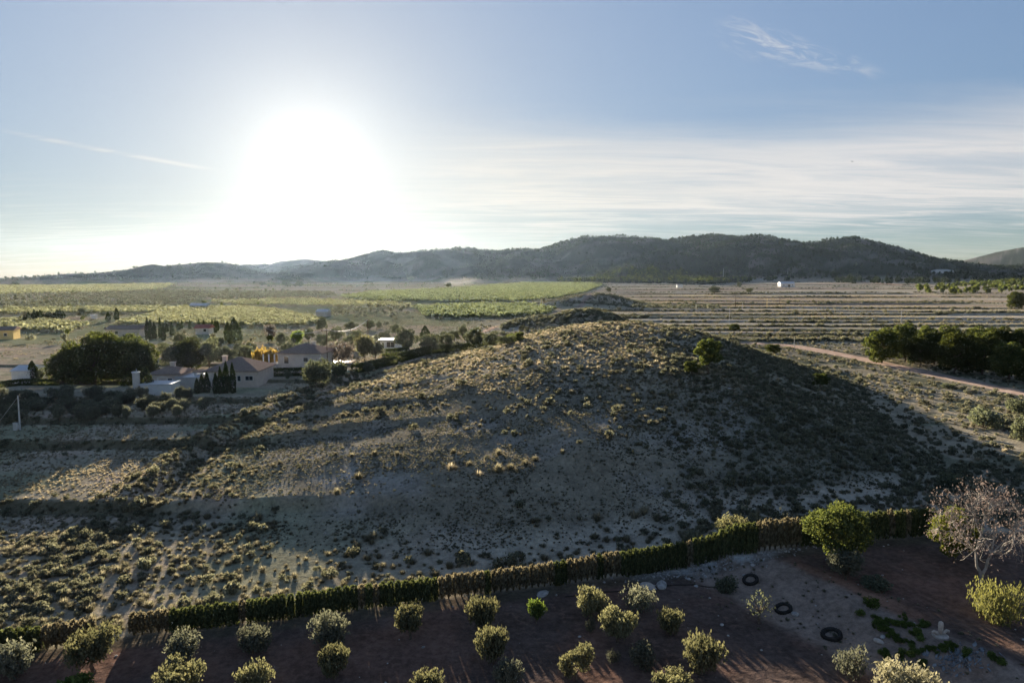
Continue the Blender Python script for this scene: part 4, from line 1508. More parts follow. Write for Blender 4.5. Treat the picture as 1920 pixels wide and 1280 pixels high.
mid = [  # name, label, kit, px, base, top, width
    ('garden_tree', 'dark bushy tree right of the great pine clump', BROAD[0], 322, 694, 642, 48),
    ('garden_tree', 'tall blue-green pine behind the main house, left of its chimney', STONE[1], 352, 692, 632, 60),
    ('garden_tree', 'feathery tree behind the main house roof', BROAD[1], 393, 690, 634, 52),
    ('garden_tree', 'lower feathery tree right behind the house ridge', BROAD[2], 424, 686, 648, 40),
    ('garden_tree', 'loose light tree above the right half of the main roof', BROAD[0], 460, 684, 644, 44),
    ('garden_conifer', 'dark conifer between the round tower and the small house', CYP[0], 275, 738, 688, 24),
    ('garden_tree', 'dark upright tree beside the pale shed', CYP[1], 62, 714, 676, 20),
    ('garden_tree', 'brownish small tree right of the shed', BROAD[1], 76, 714, 690, 18),
    ('lawn_shrub', 'large grey-green double shrub on the lawn between the houses', make_bush(290, M_GREY, 4.2, 5.0, 3200, 0.2, 6), 597, 724, 668, 58),
    ('lawn_shrub', 'smaller shrub at the right foot of the double shrub', BUSHG[1], 634, 706, 676, 40),
    ('bare_garden_tree', 'brown thin tree right of the second house', make_vase(291, M_TWIG, n=900, leaf=0.26, h=5, w=6, open_=0.35, trunk=1.2), 641, 682, 634, 54),
    ('garden_tree', 'pale yellow-green tree beside the brown thin tree', make_vase(292, M_ALMOND, n=1200, leaf=0.3, h=6, w=5, open_=0.3, trunk=1.3), 684, 676, 620, 44),
    ('garden_tree', 'olive-brown tree just left of the flat-roofed pool house', make_vase(293, M_OLIVE, n=900, leaf=0.3, h=5, w=5, open_=0.3, trunk=1.2), 704, 672, 634, 36),
    ('garden_tree', 'dark dense tree right behind the pool house', BROAD[2], 762, 660, 611, 48),
    ('garden_tree', 'grey-green round tree right of the pool house', BROAD[0], 806, 662, 624, 44),
    ('garden_tree', 'pale loose tree behind the long dark hedge', BROAD[1], 836, 656, 622, 38),
    ('conical_conifer', 'pointed conifer in front of the pale lawn', make_cypress(294, M_CYPRESS, 7, 3.4, 900, 0.3), 797, 634, 610, 18),
    ('garden_tree', 'dark tall tree near the mound edge, behind the hedge end', BROAD[2], 889, 652, 612, 40),
    ('garden_tree', 'grey tree right of the tall dark one near the mound edge', BROAD[1], 922, 650, 622, 40),
    ('garden_tree', 'low dark tree running into the mound edge', BROAD[0], 950, 646, 628, 40),
    ('leafless_tree', 'purplish leafless tree on the striped lawn', make_vase(295, M_TWIG, n=600, leaf=0.3, h=6, w=5, open_=0.3, trunk=1.2), 508, 640, 604, 28),
    ('garden_tree', 'fresh light green tree right of the leafless one', make_vase(296, M_GREEN, n=800, leaf=0.34, h=5, w=5, trunk=0.8), 557, 646, 616, 28),
    ('garden_tree', 'dark tree below the pale-roofed building in the fields', BROAD[2], 603, 622, 592, 26),
    ('field_bush', 'dark rounded bush right of the dark field tree', BROAD[0], 658, 620, 602, 28),
    ('field_bush', 'dark rounded bush near the corner of the bare field', BROAD[1], 711, 616, 602, 14),
    ('field_bush', 'pale rounded bush beside the field corner', BROAD[2], 693, 618, 600, 22),
    ('field_tree', 'dark single tree beyond the row of low cypresses', BROAD[0], 154, 596, 575, 18),
    ('field_tree', 'small dark tree behind the white speck of a shed', BROAD[2], 194, 592, 581, 12),
    ('field_tree', 'dark solitary tree beside the dust cloud', BROAD[2], 841, 540, 529, 13),
    ('field_tree', 'dark tree pair member at the foot of the hills', BROAD[1], 770, 528, 518, 15),
    ('field_tree', 'lone tree at the top corner of the green orchard', BROAD[0], 1119, 535, 527, 11),
    ('field_tree', 'lone tree on the bare soil beyond the green orchard', BROAD[1], 1141, 548, 537, 12),
    ('field_tree', 'small round tree left of the white barn', BROAD[0], 1386, 539, 528, 10),
    ('field_tree', 'squat dark tree in the stubble below the white barn', BROAD[2], 1405, 549, 539, 13),
    ('field_tree', 'dark bush on the wedge-shaped mound in the stubble', BROAD[1], 1340, 551, 536, 24),
    ('field_tree', 'dark tree among the far stepped fields', BROAD[1], 1478, 570, 563, 8),
    ('edge_pine', 'single dark pine on the tan slope at the frame edge', PINES[2], 1905, 580, 545, 34),
    ('field_tree', 'clump-forming dark tree on the far pale strip', BROAD[0], 562, 537, 527, 16),
    ('field_tree', 'dark tree left of the far clump on the pale strip', BROAD[2], 492, 536, 528, 14),
    ('field_tree', 'wide dark tree at the far field edge under the sun', BROAD[1], 536, 536, 526, 18),
    ('horizon_tree', 'lone tree standing up on the low skyline', BROAD[2], 107, 522, 516, 6),
    ('field_tree', 'dark bush on the pale slope below the low skyline', BROAD[0], 29, 537, 527, 14),
]
for n_, lab, kit, px, by, ty, w in mid:
    plant(n_, lab, 'tree' if 'tree' in n_ or 'pine' in n_ or 'conifer' in n_ else 'shrub', kit, px, by, ty, w)
GOLD = make_vase(297, M_YELLOW, n=1100, leaf=0.3, h=4.6, w=5, open_=0.2, trunk=1.3)
plant('autumn_tree', 'golden-leaved tree beside the second house', 'tree', GOLD, 508, 690, 651, 34, 'two golden trees')
plant('autumn_tree', 'golden-leaved tree half behind the main house roof', 'tree', make_vase(298, M_YELLOW, n=800, leaf=0.3, h=4.6, w=5, open_=0.35, trunk=1.3), 486, 690, 649, 28, 'two golden trees')

# the belt of garden trees that half hides the houses
belt = [(308, 668, 640, 26, 0, 'small round tree between the great pine clump and the blue-green pine'), (337, 650, 622, 24, 1, 'grey tree below the slim cypresses, nearest the great pine clump'), (366, 655, 628, 28, 2, 'grey tree peeking over the blue-green pine'),
        (410, 652, 630, 26, 0, 'pale round tree below the red-roofed house'), (448, 668, 640, 26, 1, 'small tree under the broad pointed conifer'), (470, 664, 640, 24, 2, 'small dark tree between the conifer and the golden trees'),
        (528, 650, 622, 26, 0, 'brownish tree left of the fresh light green one'), (540, 664, 640, 26, 1, 'tree just behind the left end of the second roof'), (578, 640, 614, 24, 2, 'grey tree right of the fresh light green one'),
        (604, 652, 624, 30, 0, 'brown-grey tree behind the mast on the second roof'), (630, 642, 612, 30, 1, 'wide dim tree behind the dark power pole'), (656, 656, 626, 32, 2, 'dim tree between the power pole and the pale tree'),
        (668, 640, 618, 24, 0, 'small tree above the pale yellow-green tree'), (722, 640, 620, 26, 1, 'tree on the lawn behind the pool house roof'), (742, 628, 606, 22, 2, 'grey bush left of the pointed lawn conifer'),
        (852, 640, 618, 26, 0, 'pale tree by the white lamp post'), (868, 634, 608, 18, 1, 'upright tree before the farm track'), (690, 700, 676, 24, 2, 'pale shrub inside the bend of the stepped hedge'), (540, 710, 694, 18, 0, 'low shrub on the lawn edge below the second terrace')]
for px, by, ty, w, k, lab in belt:
    plant('garden_tree', lab, 'tree', BROAD[k], px, by, ty, w, 'garden trees round the two houses')

# cypresses: by the houses, and in rows across the valley
gate = [('tallest cypress by the porch of the main house', 425, 737, 677, 14), ('slim cypress touching the tallest one, wall side', 437, 737, 679, 12), ('slim cypress touching the tallest one, porch side', 414, 738, 687, 12),
        ('short cypress nearest the porch post', 405, 738, 698, 12), ('middle cypress of the lower porch row', 389, 736, 697, 12), ('twin cypress left in the lower porch row', 379, 736, 700, 12), ('lowest cypress at the end of the porch row', 370, 738, 708, 11)]
for i, (lab, px, by, ty, w) in enumerate(gate):
    plant('house_cypress', lab, 'tree', CYP[i % 3], px, by, ty, w, 'cypresses in front of the main house')
far_c = [(277, 634, 594, 9), (283, 636, 598, 9), (290, 635, 602, 8), (301, 634, 594, 7), (307, 638, 604, 8), (313, 622, 606, 7), (323, 629, 603, 8), (335, 618, 602, 8), (341, 616, 599, 5), (356, 617, 598, 5), (373, 616, 598, 5), (382, 616, 598, 5),
         (398, 622, 598, 6), (404, 624, 597, 6), (408, 620, 600, 6)]
for i, (px, by, ty, w) in enumerate(far_c):
    plant('slim_cypress', 'slim cypress, %s of the scattered garden row counted from the great pine clump' % ['first', 'second', 'third', 'fourth', 'fifth', 'sixth', 'seventh', 'eighth', 'ninth', 'tenth', 'eleventh', 'twelfth', 'thirteenth', 'fourteenth', 'fifteenth'][i], 'tree', CYP[i % 3], px, by, ty, w, 'slim cypresses of the valley garden')
plant('conical_conifer', 'broad pointed conifer at the end of the cypress garden', 'tree', make_cypress(299, M_CYPRESS, 9, 4.2, 1200, 0.36), 440, 644, 596, 28)
plant('conical_conifer', 'narrower conifer leaning on the broad pointed one', 'tree', CYP[2], 427, 638, 602, 12)
low_c = [(38, 604, 592), (46, 605, 590), (54, 604, 584), (61, 604, 588), (65, 603, 579), (71, 603, 582), (76, 602, 580), (82, 602, 588), (88, 601, 586), (95, 600, 584), (102, 599, 586), (108, 598, 580), (113, 598, 579), (118, 597, 582), (203, 602, 584), (219, 600, 576)]
for i, (px, by, ty) in enumerate(low_c):
    lab = 'dark cypress, %s in the dense far row counted from the yellow house side' % ['first', 'second', 'third', 'fourth', 'fifth', 'sixth', 'seventh', 'eighth', 'ninth', 'tenth', 'eleventh', 'twelfth', 'thirteenth', 'fourteenth', '', ''][i] if px < 150 else ('thin cypress standing alone like a post by the far shed' if px < 210 else 'pointed cypress alone at the end of the brown bank')
    plant('row_cypress', lab, 'tree', CYP[i % 3], px, by, ty, 9, 'far row of cypresses')

# grey olives of the shaded grove
r = np.random.default_rng(19)
lit = [(222, 772, 26), (238, 774, 18), (266, 760, 24), (280, 752, 30), (288, 772, 28), (300, 765, 30), (312, 750, 24), (325, 760, 24), (333, 772, 22), (346, 760, 24), (352, 742, 26), (338, 738, 22), (384, 758, 30), (268, 738, 22)]
for i, (px, cy, w) in enumerate(lit):
    spot = 'below the annex' if px < 275 else ('below the roof frame of the annex' if px < 318 else ('below the garage' if px < 360 else 'in front of the house cypresses'))
    row = 'front row' if cy > 768 else ('middle row' if cy > 755 else 'back row')
    plant('grove_olive', '%s sunlit pale olive %s, %s' % ('broad' if w > 27 else ('slim' if w < 23 else 'middling'), spot, row), 'tree', OLV[i % 4], px, cy + 10, cy - 16, w, 'olives of the shaded grove', r=r)
gi = 0
for i in range(64):
    u, v = r.uniform(0, 1), r.uniform(0, 1)
    px, py = -20 + 290 * u, 736 + 46 * v + 4 * math.sin(9 * u)
    if px > 200 and py > 764:
        continue
    spot = 'beside the concrete pole' if px < 70 else ('below the pale shed' if px < 110 else ('below the tallest pines' if px < 210 else 'towards the water tower'))
    row = 'nearest the field' if v > 0.75 else ('in the second row' if v > 0.5 else ('in the third row' if v > 0.25 else 'closest to the pines'))
    w = r.uniform(24, 36)
    plant('grove_olive', '%s shaded grey olive %s, %s' % ('very broad' if w > 34 else 'broad' if w > 31 else ('narrow' if w < 27.5 else 'rounded'), spot, row), 'tree', OLV[i % 4], px, py + 8, py - r.uniform(12, 18), w, 'olives of the shaded grove', r=r)

# ------------------------------------------------------------------ clipped garden hedges in the valley
def garden_hedge(label, pxs, h, w):
    P = [at(a, b) for a, b in pxs]
    r = np.random.default_rng(int(P[0][1] * 7))
    t = thing('garden_hedge', label, 'hedge', P[0])
    segs = []
    L = [math.hypot(q[0] - p[0], q[1] - p[1]) for p, q in zip(P[:-1], P[1:])]
    for (p, q, ln) in zip(P[:-1], P[1:], L):
        n = int(ln * 320)
        s = r.uniform(0, 1, n)
        d = np.array([(q[0] - p[0]) / ln, (q[1] - p[1]) / ln])
        a = r.uniform(0, 2 * math.pi, n)
        k = 1 - 0.25 * r.uniform(0, 1, n) ** 2
        ox = np.sign(np.cos(a)) * np.abs(np.cos(a)) ** .5 * w * .5 * k
        oz = h * 0.5 + np.sign(np.sin(a)) * np.abs(np.sin(a)) ** .5 * h * 0.5 * k
        X = p[0] + d[0] * s * ln - d[1] * ox
        Y = p[1] + d[1] * s * ln + d[0] * ox
        segs.append(np.stack([X, Y, H(X, Y) + oz], 1))
    Q = np.concatenate(segs) - np.array(P[0])
    link('foliage', leaf_mesh('hedge_leaves', Q, 0.22, r, M_HEDGE, 1.5, 0.2), t)
    mb = MB()
    for (p, q, ln) in zip(P[:-1], P[1:], L):
        m = max(3, int(ln / 0.8))
        for i in range(m):
            u = (i + 0.5) / m
            x, y = p[0] + (q[0] - p[0]) * u, p[1] + (q[1] - p[1]) * u
            mb.tube([(x - P[0][0], y - P[0][1], hz(x, y) - P[0][2] - 0.2), (x - P[0][0], y - P[0][1], hz(x, y) - P[0][2] + h * 0.6)], [0.05, 0.05], 5)
    o = link('stems', mb.mesh('hedge_stems', M_HEDGE), t)
    o['kind'] = 'stuff'


garden_hedge('dark clipped hedge below the second house terrace', [(500, 706), (530, 705), (570, 704)], 1.7, 1.0)
garden_hedge('dark stepped hedge climbing from the lawn shrub to the bend', [(662, 700), (690, 694), (742, 680)], 1.8, 1.3)
garden_hedge('dark hedge closing the pool house garden', [(716, 668), (740, 667), (765, 664)], 1.9, 1.4)
garden_hedge('long dark hedge from the bend to the mound edge', [(748, 678), (790, 666), (840, 660), (880, 655)], 1.8, 1.3)
garden_hedge('very dark hedge under the trees at the mound edge', [(884, 652), (930, 646), (975, 640)], 1.8, 1.6)
garden_hedge('low brown hedge at the edge of the first terrace field', [(-40, 732), (40, 722), (110, 722)], 1.2, 0.8)

# ------------------------------------------------------------------ houses
M_WALL = simple_mat('pinkish_render', (0.52, 0.45, 0.39), 0.92, 0.10, 1.2, 0.1)
M_WALL2 = simple_mat('grey_render', (0.47, 0.44, 0.40), 0.92, 0.10, 1.2, 0.1)
M_YWALL = simple_mat('yellow_render', (0.62, 0.47, 0.22), 0.9, 0.08, 1.0)
M_ROOF = simple_mat('clay_tile', (0.235, 0.180, 0.150), 0.9, 0.22, 4.0, 0.6)
M_ROOFR = simple_mat('red_tile', (0.30, 0.12, 0.10), 0.9, 0.22, 4.0, 0.5)
M_METAL = simple_mat('pale_metal_roof', (0.44, 0.46, 0.50), 0.45, 0.08, 1.0, 0.0, 0.0, 0.5)
M_GLASS = simple_mat('dark_glass', (0.03, 0.035, 0.04), 0.15, 0.1, 1.0, 0.0, 0.0, 0.6)
M_WOOD = simple_mat('dark_wood', (0.10, 0.07, 0.05), 0.8, 0.25, 4.0)
M_CONC = simple_mat('concrete', (0.45, 0.44, 0.42), 0.9, 0.12, 2.0)


def slab_roof(x0, x1, y0, y1, z, h, kind, over=0.45):
    mb = MB()
    x0, x1, y0, y1 = x0 - over, x1 + over, y0 - over, y1 + over
    if kind == 'flat':
        return mb.box(x0, x1, y0, y1, z + 0.004, z + h)
    cy = (y0 + y1) / 2
    if kind == 'hip':
        k = min((y1 - y0) / 2, (x1 - x0) / 2 - 0.3)
        a, b = x0 + k, x1 - k
    else:
        a, b = x0, x1
    e = 0.16
    v = [(x0, y0, z), (x1, y0, z), (x1, y1, z), (x0, y1, z), (x0, y0, z + e), (x1, y0, z + e), (x1, y1, z + e), (x0, y1, z + e), (a, cy, z + h), (b, cy, z + h)]
    f = [(3, 2, 1, 0), (0, 1, 5, 4), (1, 2, 6, 5), (2, 3, 7, 6), (3, 0, 4, 7), (4, 5, 9, 8), (6, 7, 8, 9), (5, 6, 9), (7, 4, 8)]
    return mb.poly(v, f)


def window(t, x, z, w, h, y, face=-1, frame=M_WHITE):
    """Window on the wall that faces the near side (y = const)."""
    mb = MB()
    yo, yi = y + face * 0.07, y + face * 0.005
    a, b = min(yo, yi), max(yo, yi)
    mb.box(x - w / 2 - .07, x - w / 2, a, b, z - .07, z + h + .07).box(x + w / 2, x + w / 2 + .07, a, b, z - .07, z + h + .07)
    mb.box(x - w / 2, x + w / 2, a, b, z + h, z + h + .07).box(x - w / 2, x + w / 2, a, b, z - .07, z)
    if w > 1.1:
        mb.box(x - .03, x + .03, a, b, z, z + h)
    f = link('window', mb.mesh('window_frame', frame), t)
    g = MB().box(x - w / 2, x + w / 2, min(y + face * .03, y + face * .012), max(y + face * .03, y + face * .012), z, z + h)
    link('pane', g.mesh('window_pane', M_GLASS), f)


def house(name, label, px, by, wm, dm, hw, hr, wall, roof, kind='hip', rz=0.0, windows=(), door=None, chimney=None, cat='house', sink=0.5, over=0.45):
    x, y, z = at(px, by)
    t = thing(name, label, cat, (x, y, z), rz)
    mb = MB().box(-wm / 2, wm / 2, 0, dm, -sink - 1.0, hw)
    if kind == 'gable':
        mb.poly([(-wm / 2 + .003, 0.003, hw), (-wm / 2 + .003, dm - .003, hw), (-wm / 2 + .003, dm / 2, hw + hr * 0.8), (wm / 2 - .003, 0.003, hw), (wm / 2 - .003, dm - .003, hw), (wm / 2 - .003, dm / 2, hw + hr * 0.8)], [(0, 2, 1), (3, 4, 5), (0, 3, 5, 2), (1, 2, 5, 4)])
    link('wall', mb.mesh(name + '_wall', wall), t)
    ro = link('roof', slab_roof(-wm / 2, wm / 2, 0, dm, hw, hr, kind, over).mesh(name + '_roof', roof), t)
    for (wx, wz, ww, wh) in windows:
        window(t, wx, wz, ww, wh, 0.0)
    if door:
        dx, dw, dh = door
        link('door', MB().box(dx - dw / 2, dx + dw / 2, -0.06, -0.004, 0.02, dh).mesh('door', M_WOOD), t)
    if chimney:
        cx, cyy, ch = chimney
        c = MB().box(cx - .4, cx + .4, cyy - .35, cyy + .35, hw + 0.2, hw + ch).box(cx - .5, cx + .5, cyy - .45, cyy + .45, hw + ch + .003, hw + ch + .14)
        link('chimney', c.mesh('chimney', wall), ro)
    return t


h1 = house('farmhouse', 'main pinkish house with broad hipped tile roof and porch', 434, 726, 9.8, 9.5, 3.0, 2.3, M_WALL, M_ROOF, 'hip', 0.02,
           [(3.4, 1.35, 1.4, 0.8), (1.5, 1.2, 0.6, 1.0)], (-0.7, 1.1, 2.2), (-3.6, 6.5, 2.2))
pb = MB().box(-7.6, -4.95, 1.2, 5.4, 2.65, 2.85)
link('porch_roof', pb.mesh('porch_roof', M_ROOF), h1)
for pxx in (-7.4, -5.9):
    link('porch_post', MB().box(pxx - .12, pxx + .12, 1.3, 1.54, -0.6, 2.645).mesh('porch_post', M_WHITE), h1)
link('porch_column', MB().box(0.15, 0.50, -0.4, -0.1, -0.6, 2.99).mesh('porch_column', M_WHITE), h1)
h3 = house('villa', 'second grey house with hipped roof, chimney and terrace', 562, 694, 9.6, 8.5, 3.6, 1.9, M_WALL2, M_ROOF, 'hip', -0.06, [(1.4, 1.9, 1.0, 0.9), (-2.9, 1.5, 1.0, 1.5)], None, (1.3, 5.6, 2.1))
link('terrace_wall', MB().box(-7.9, -4.81, -1.4, 4.0, -1.2, 1.4).mesh('terrace_wall', M_WALL2), h3)
for k in range(3):
    link('terrace_post', MB().box(-7.7 + k * 1.25, -7.48 + k * 1.25, -1.2, -0.98, 1.4, 3.6).mesh('terrace_post', M_WHITE), h3)
house('small_house', 'small tan house with low tile roof left of the main house', 309, 728, 5.6, 6.5, 2.6, 1.3, M_WALL, M_ROOF, 'hip', 0.1, [(1.0, 1.0, 0.8, 0.9)], None, (0.4, 3.4, 1.9))
an = house('annex', 'white flat-roofed annex with a metal frame on top', 293, 741, 5.2, 4.0, 1.9, 0.14, M_WHITE, M_METAL, 'flat', 0.12, [], None, None, 'shed', over=0.2)
fr = MB()
for sx in (-0.1, 1.5):
    fr.tube([(sx, 1.2, 2.04), (sx, 1.2, 3.0)], [.05, .05], 5)
fr.tube([(-0.1, 1.2, 3.0), (0.7, 1.2, 3.15), (1.5, 1.2, 3.0)], [.05, .05, .05], 5)
link('roof_frame', fr.mesh('roof_frame', M_WHITE), an)
house('garage', 'grey flat-roofed garage between the small and main houses', 352, 728, 4.4, 5.0, 2.0, 0.2, M_WALL2, M_METAL, 'flat', 0.0, [], None, None, 'garage', over=0.15)
house('shed', 'pale grey shed beside the great pine clump', 40, 720, 3.4, 6.0, 2.5, 0.9, M_WHITE, M_METAL, 'gable', 0.12, [], None, None, 'shed', over=0.2)
house('yellow_house', 'small yellow house cut by the frame edge', 4, 637, 6.2, 7.0, 3.0, 1.2, M_YWALL, M_ROOF, 'gable', 0.35, [(1, 1.2, 0.8, 0.9)], None, None)
house('low_farm_building', 'low grey-roofed building behind the great pine clump', 230, 632, 11.5, 7, 2.6, 1.2, M_WALL, M_ROOF, 'gable', 0.0, [(-2, 1, 1, 1)], None, None, 'farm building')
house('red_roofed_house', 'reddish-roofed house in the cypress garden', 379, 627, 4.6, 4.5, 2.2, 1.3, M_WALL2, M_ROOFR, 'gable', 0.05, [(1, 1, 1, 1)], None, None)
ph = house('pool_house', 'white pool house with flat bluish roof above a dark hedge', 734, 655, 6.2, 4.5, 2.5, 0.25, M_WHITE, M_METAL, 'flat', 0.0, [(-0.2, 0.6, 2.2, 1.5)], None, None, 'pool house', over=0.5)
house('garden_shed', 'tiny white gabled shed right of the pool house', 763, 657, 1.7, 2.0, 1.6, 0.8, M_WHITE, M_WHITE, 'gable', 0.4, [], None, None, 'shed', over=0.1)
house('warehouse', 'building with pale roof beyond the pale yellow field', 603, 594, 5.5, 7, 2.4, 1.2, M_WALL2, M_METAL, 'gable', 0.0, [], None, None, 'building', over=0.2)
house('field_shed', 'tiny white shed among the dark olive rows', 174, 598, 1.8, 2, 1.5, .5, M_WHITE, M_METAL, 'flat', 0, [], None, None, 'shed', over=.1)
bn = house('barn', 'long white barn with bluish roof below the hills', 1477, 538, 18, 9, 4.0, 2.6, M_WHITE, M_METAL, 'gable', 0.06, [(-5, 1.6, 1.6, 1.2), (6, 1.6, 1.6, 1.2)], (1.8, 3.0, 3.0), None, 'barn', over=0.3)
vl = house('hill_villa', 'white villa among pines at the foot of the hills', 1771, 513, 34, 14, 5.5, 2.5, M_WHITE, M_CONC, 'hip', 0.0, [(-9, 2, 3, 2), (0, 2, 3, 2), (9, 2, 3, 2)], None, None, 'villa')
house('roadside_cabin', 'tiny pale cabin at the wood edge beyond the green orchard', 1275, 539, 7, 5, 2.8, 1.2, M_WHITE, M_CONC, 'gable', 0.0, [], None, None, 'cabin')
house('far_cottage', 'white low cottage beyond the olive rows', 372, 581, 9, 6, 2.6, 1.2, M_WHITE, M_METAL, 'gable', 0.1, [], None, None, 'cottage')

# round tower
x, y, z = at(257, 740)
t = thing('water_tower', 'round pale water tower between the pines and small house', 'tower', (x, y, z))
link('tank', MB().tube([(0, 0, -0.5), (0, 0, 4.0)], [0.62, 0.60], 14).mesh('tank', M_WALL2, False), t)
link('lid', MB().tube([(0, 0, 4.0), (0, 0, 4.16)], [0.72, 0.72], 14).mesh('lid', M_WHITE), t)
link('vent_pipe', MB().tube([(0.1, 0, 4.15), (0.1, 0, 4.7)], [0.06, 0.05], 6).mesh('vent_pipe', M_CONC), t)

# pools: still water that mirrors the low sun
M_WATER = bpy.data.materials.new('pool_water')
M_WATER.use_nodes = True
_g = NT(M_WATER.node_tree)
_b = M_WATER.node_tree.nodes['Principled BSDF']
_b.inputs['Base Color'].default_value = (0.04, 0.10, 0.13, 1)
_b.inputs['Roughness'].default_value = 0.12
_geo = _g.node('ShaderNodeNewGeometry')
_bp = _g.node('ShaderNodeBump')
_bp.inputs['Strength'].default_value = 0.15
_g.l.new(_g.noise(_geo.outputs['Position'], 2.5, 2, 0.5), _bp.inputs['Height'])
_g.l.new(_bp.outputs[0], _b.inputs['Normal'])


def pool(label, px, py, wx, wy, rz=0.0):
    x, y, z = at(px, py)
    z = max(hz(x + a, y + b) for a in (-wx / 2, 0, wx / 2) for b in (-wy / 2, 0, wy / 2)) + 0.1
    t = thing('swimming_pool', label, 'pool', (x, y, z), rz)
    mb = MB()
    e = 0.8
    for (a, b, c, d) in ((-wx / 2 - e, wx / 2 + e, -wy / 2 - e, -wy / 2), (-wx / 2 - e, wx / 2 + e, wy / 2, wy / 2 + e), (-wx / 2 - e, -wx / 2, -wy / 2, wy / 2), (wx / 2, wx / 2 + e, -wy / 2, wy / 2)):
        mb.box(a, b, c, d, -0.8, 0.06)
    link('coping', mb.mesh('coping', M_STONE), t)
    link('water', MB().box(-wx / 2, wx / 2, -wy / 2, wy / 2, -0.7, -0.02).mesh('water', M_WATER), t)


pool('gleaming pool between the second house and the brown tree', 632, 678, 6.5, 5, 0)
pool('small gleaming pool in front of the white pool house', 738, 657.5, 6, 3, 0)
pool('pale terrace pool behind the golden tree', 506, 686, 6, 6, 0)

# ------------------------------------------------------------------ poles
def pole(name, label, px, by, ty, rad=0.12, arm=0.0, mat=M_CONC, group='utility poles'):
    loc, sh, _ = scale_for(px, by, ty, 10, 1.0, 1.0)
    t = thing(name, label, 'pole', (loc[0], loc[1], loc[2]), 0, (1, 1, 1), group)
    link('shaft', MB().tube([(0, 0, -0.5), (0, 0, sh)], [rad, rad * 0.6], 7).mesh('shaft', mat), t)
    if arm:
        link('crossarm', MB().box(-arm, arm, -rad - 0.09, -rad - 0.003, sh - 0.5, sh - 0.36).mesh('crossarm', M_WOOD), t)
        for s in (-1, 0, 1):
            link('insulator', MB().tube([(s * arm * 0.9, -rad - 0.05, sh - 0.36), (s * arm * 0.9, -rad - 0.05, sh - 0.12)], [0.05, 0.03], 6).mesh('insulator', M_WHITE), t)
    return t, loc, sh


M_DARKPOLE = M_WOOD
t, loc, sh = pole('utility_pole', 'pale concrete pole with a white meter box at the olive grove', 38, 806, 741, 0.14)
link('stay_wire', MB().tube([(0, 0, sh - 0.2), (-4.2, 0.3, hz(loc[0] - 4.2, loc[1] + .3) - loc[2])], [.03, .03], 4).mesh('stay', M_CONC), t)
bx, by_, bz = at(30, 806)
tb = thing('meter_box', 'white meter box at the foot of the concrete pole', 'box', (bx, by_, bz))
link('cabinet', MB().box(-.28, .28, -.2, .2, -0.1, 1.05).mesh('cabinet', M_WHITE), tb)
link('door', MB().box(-.24, .24, -.225, -.203, 0.1, 0.98).mesh('cabinet_door', M_WALL2), tb)
link('cap', MB().box(-.32, .32, -.24, .24, 1.053, 1.1).mesh('cabinet_cap', M_CONC), tb)
p1, l1, s1 = pole('power_pole', 'dark pole with crossarm rising behind the second house', 614, 690, 616, 0.14, 1.1, M_WOOD)
p2, l2, s2 = pole('power_pole', 'dark pole with crossarm near the bare field corner', 690, 640, 598, 0.14, 1.1, M_WOOD)
pole('garden_mast', 'thin white mast above the roof of the second house', 583, 672, 629, 0.05, 0.35, M_WHITE)
pole('lamp_post', 'white post behind the long dark hedge', 854, 652, 632, 0.09, 0, M_WHITE)
for lab, px, by, ty, rad, arm, mt in [
    ('dark power pole farthest left in the stepped fields', 1305, 585, 571, 0.16, 0, M_CONC), ('tall pale pole just above the mound shoulder', 1367, 611, 577, 0.13, 0, M_CONC),
    ('dark pole with crossarm in the far stubble', 1379, 576, 553, 0.22, 2.2, M_WOOD), ('thin pole right of the crossarm pole in the stubble', 1392, 581, 567, 0.15, 0, M_CONC),
    ('bright yellowish pole in the middle of the stepped fields', 1438, 576, 559, 0.22, 0, M_YWALL), ('dark pole right of the bright yellowish pole', 1462, 571, 555, 0.2, 1.8, M_WOOD),
    ('pole standing just beyond the roadside pine grove', 1689, 611, 581, 0.14, 1.2, M_CONC), ('dark pole against the wooded foot of the hills', 1356, 522, 503, 0.35, 0, M_CONC),
    ('second pole against the wooded foot of the hills', 1477, 515, 503, 0.35, 0, M_CONC), ('pale pole in the near stepped fields above the road', 1489, 652, 630, 0.1, 0, M_CONC)]:
    pole('field_pole', lab, px, by, ty, rad, arm, mt)


def cable(label, a, b, sag):
    mb = MB()
    n = 14
    P = [tuple(np.array(a) + (np.array(b) - np.array(a)) * k / n - np.array([0, 0, 4 * sag * (k / n) * (1 - k / n)])) for k in range(n + 1)]
    mb.tube(P, [0.035] * (n + 1), 4)
    tag(link('power_cable', mb.mesh('cable', M_METAL)), label, 'cable', 'power cables over the valley')


top = lambda l, s: (l[0], l[1] - .2, l[2] + s - 0.2)
cable('cable between the two dark poles by the second house', top(l1, s1), top(l2, s2), 1.6)
e_ = at(470, 668)
cable('cable sagging from the house pole towards the golden trees', top(l1, s1), (e_[0], e_[1] + 10, e_[2] + 6.5), 1.2)


# ------------------------------------------------------------------ scrub on the mound and flats
r = np.random.default_rng(33)


def throw(n, x0, x1, y0, y1):
    return r.uniform(x0, x1, n), r.uniform(y0, y1, n)


SINGLE = 290
cand = {'tuft': [], 'bush': [], 'straw': []}


def offer(kind, x, y, s):
    z = H(x, y)
    cand[kind].append(np.stack([x, y, z - 0.03, s], 1))


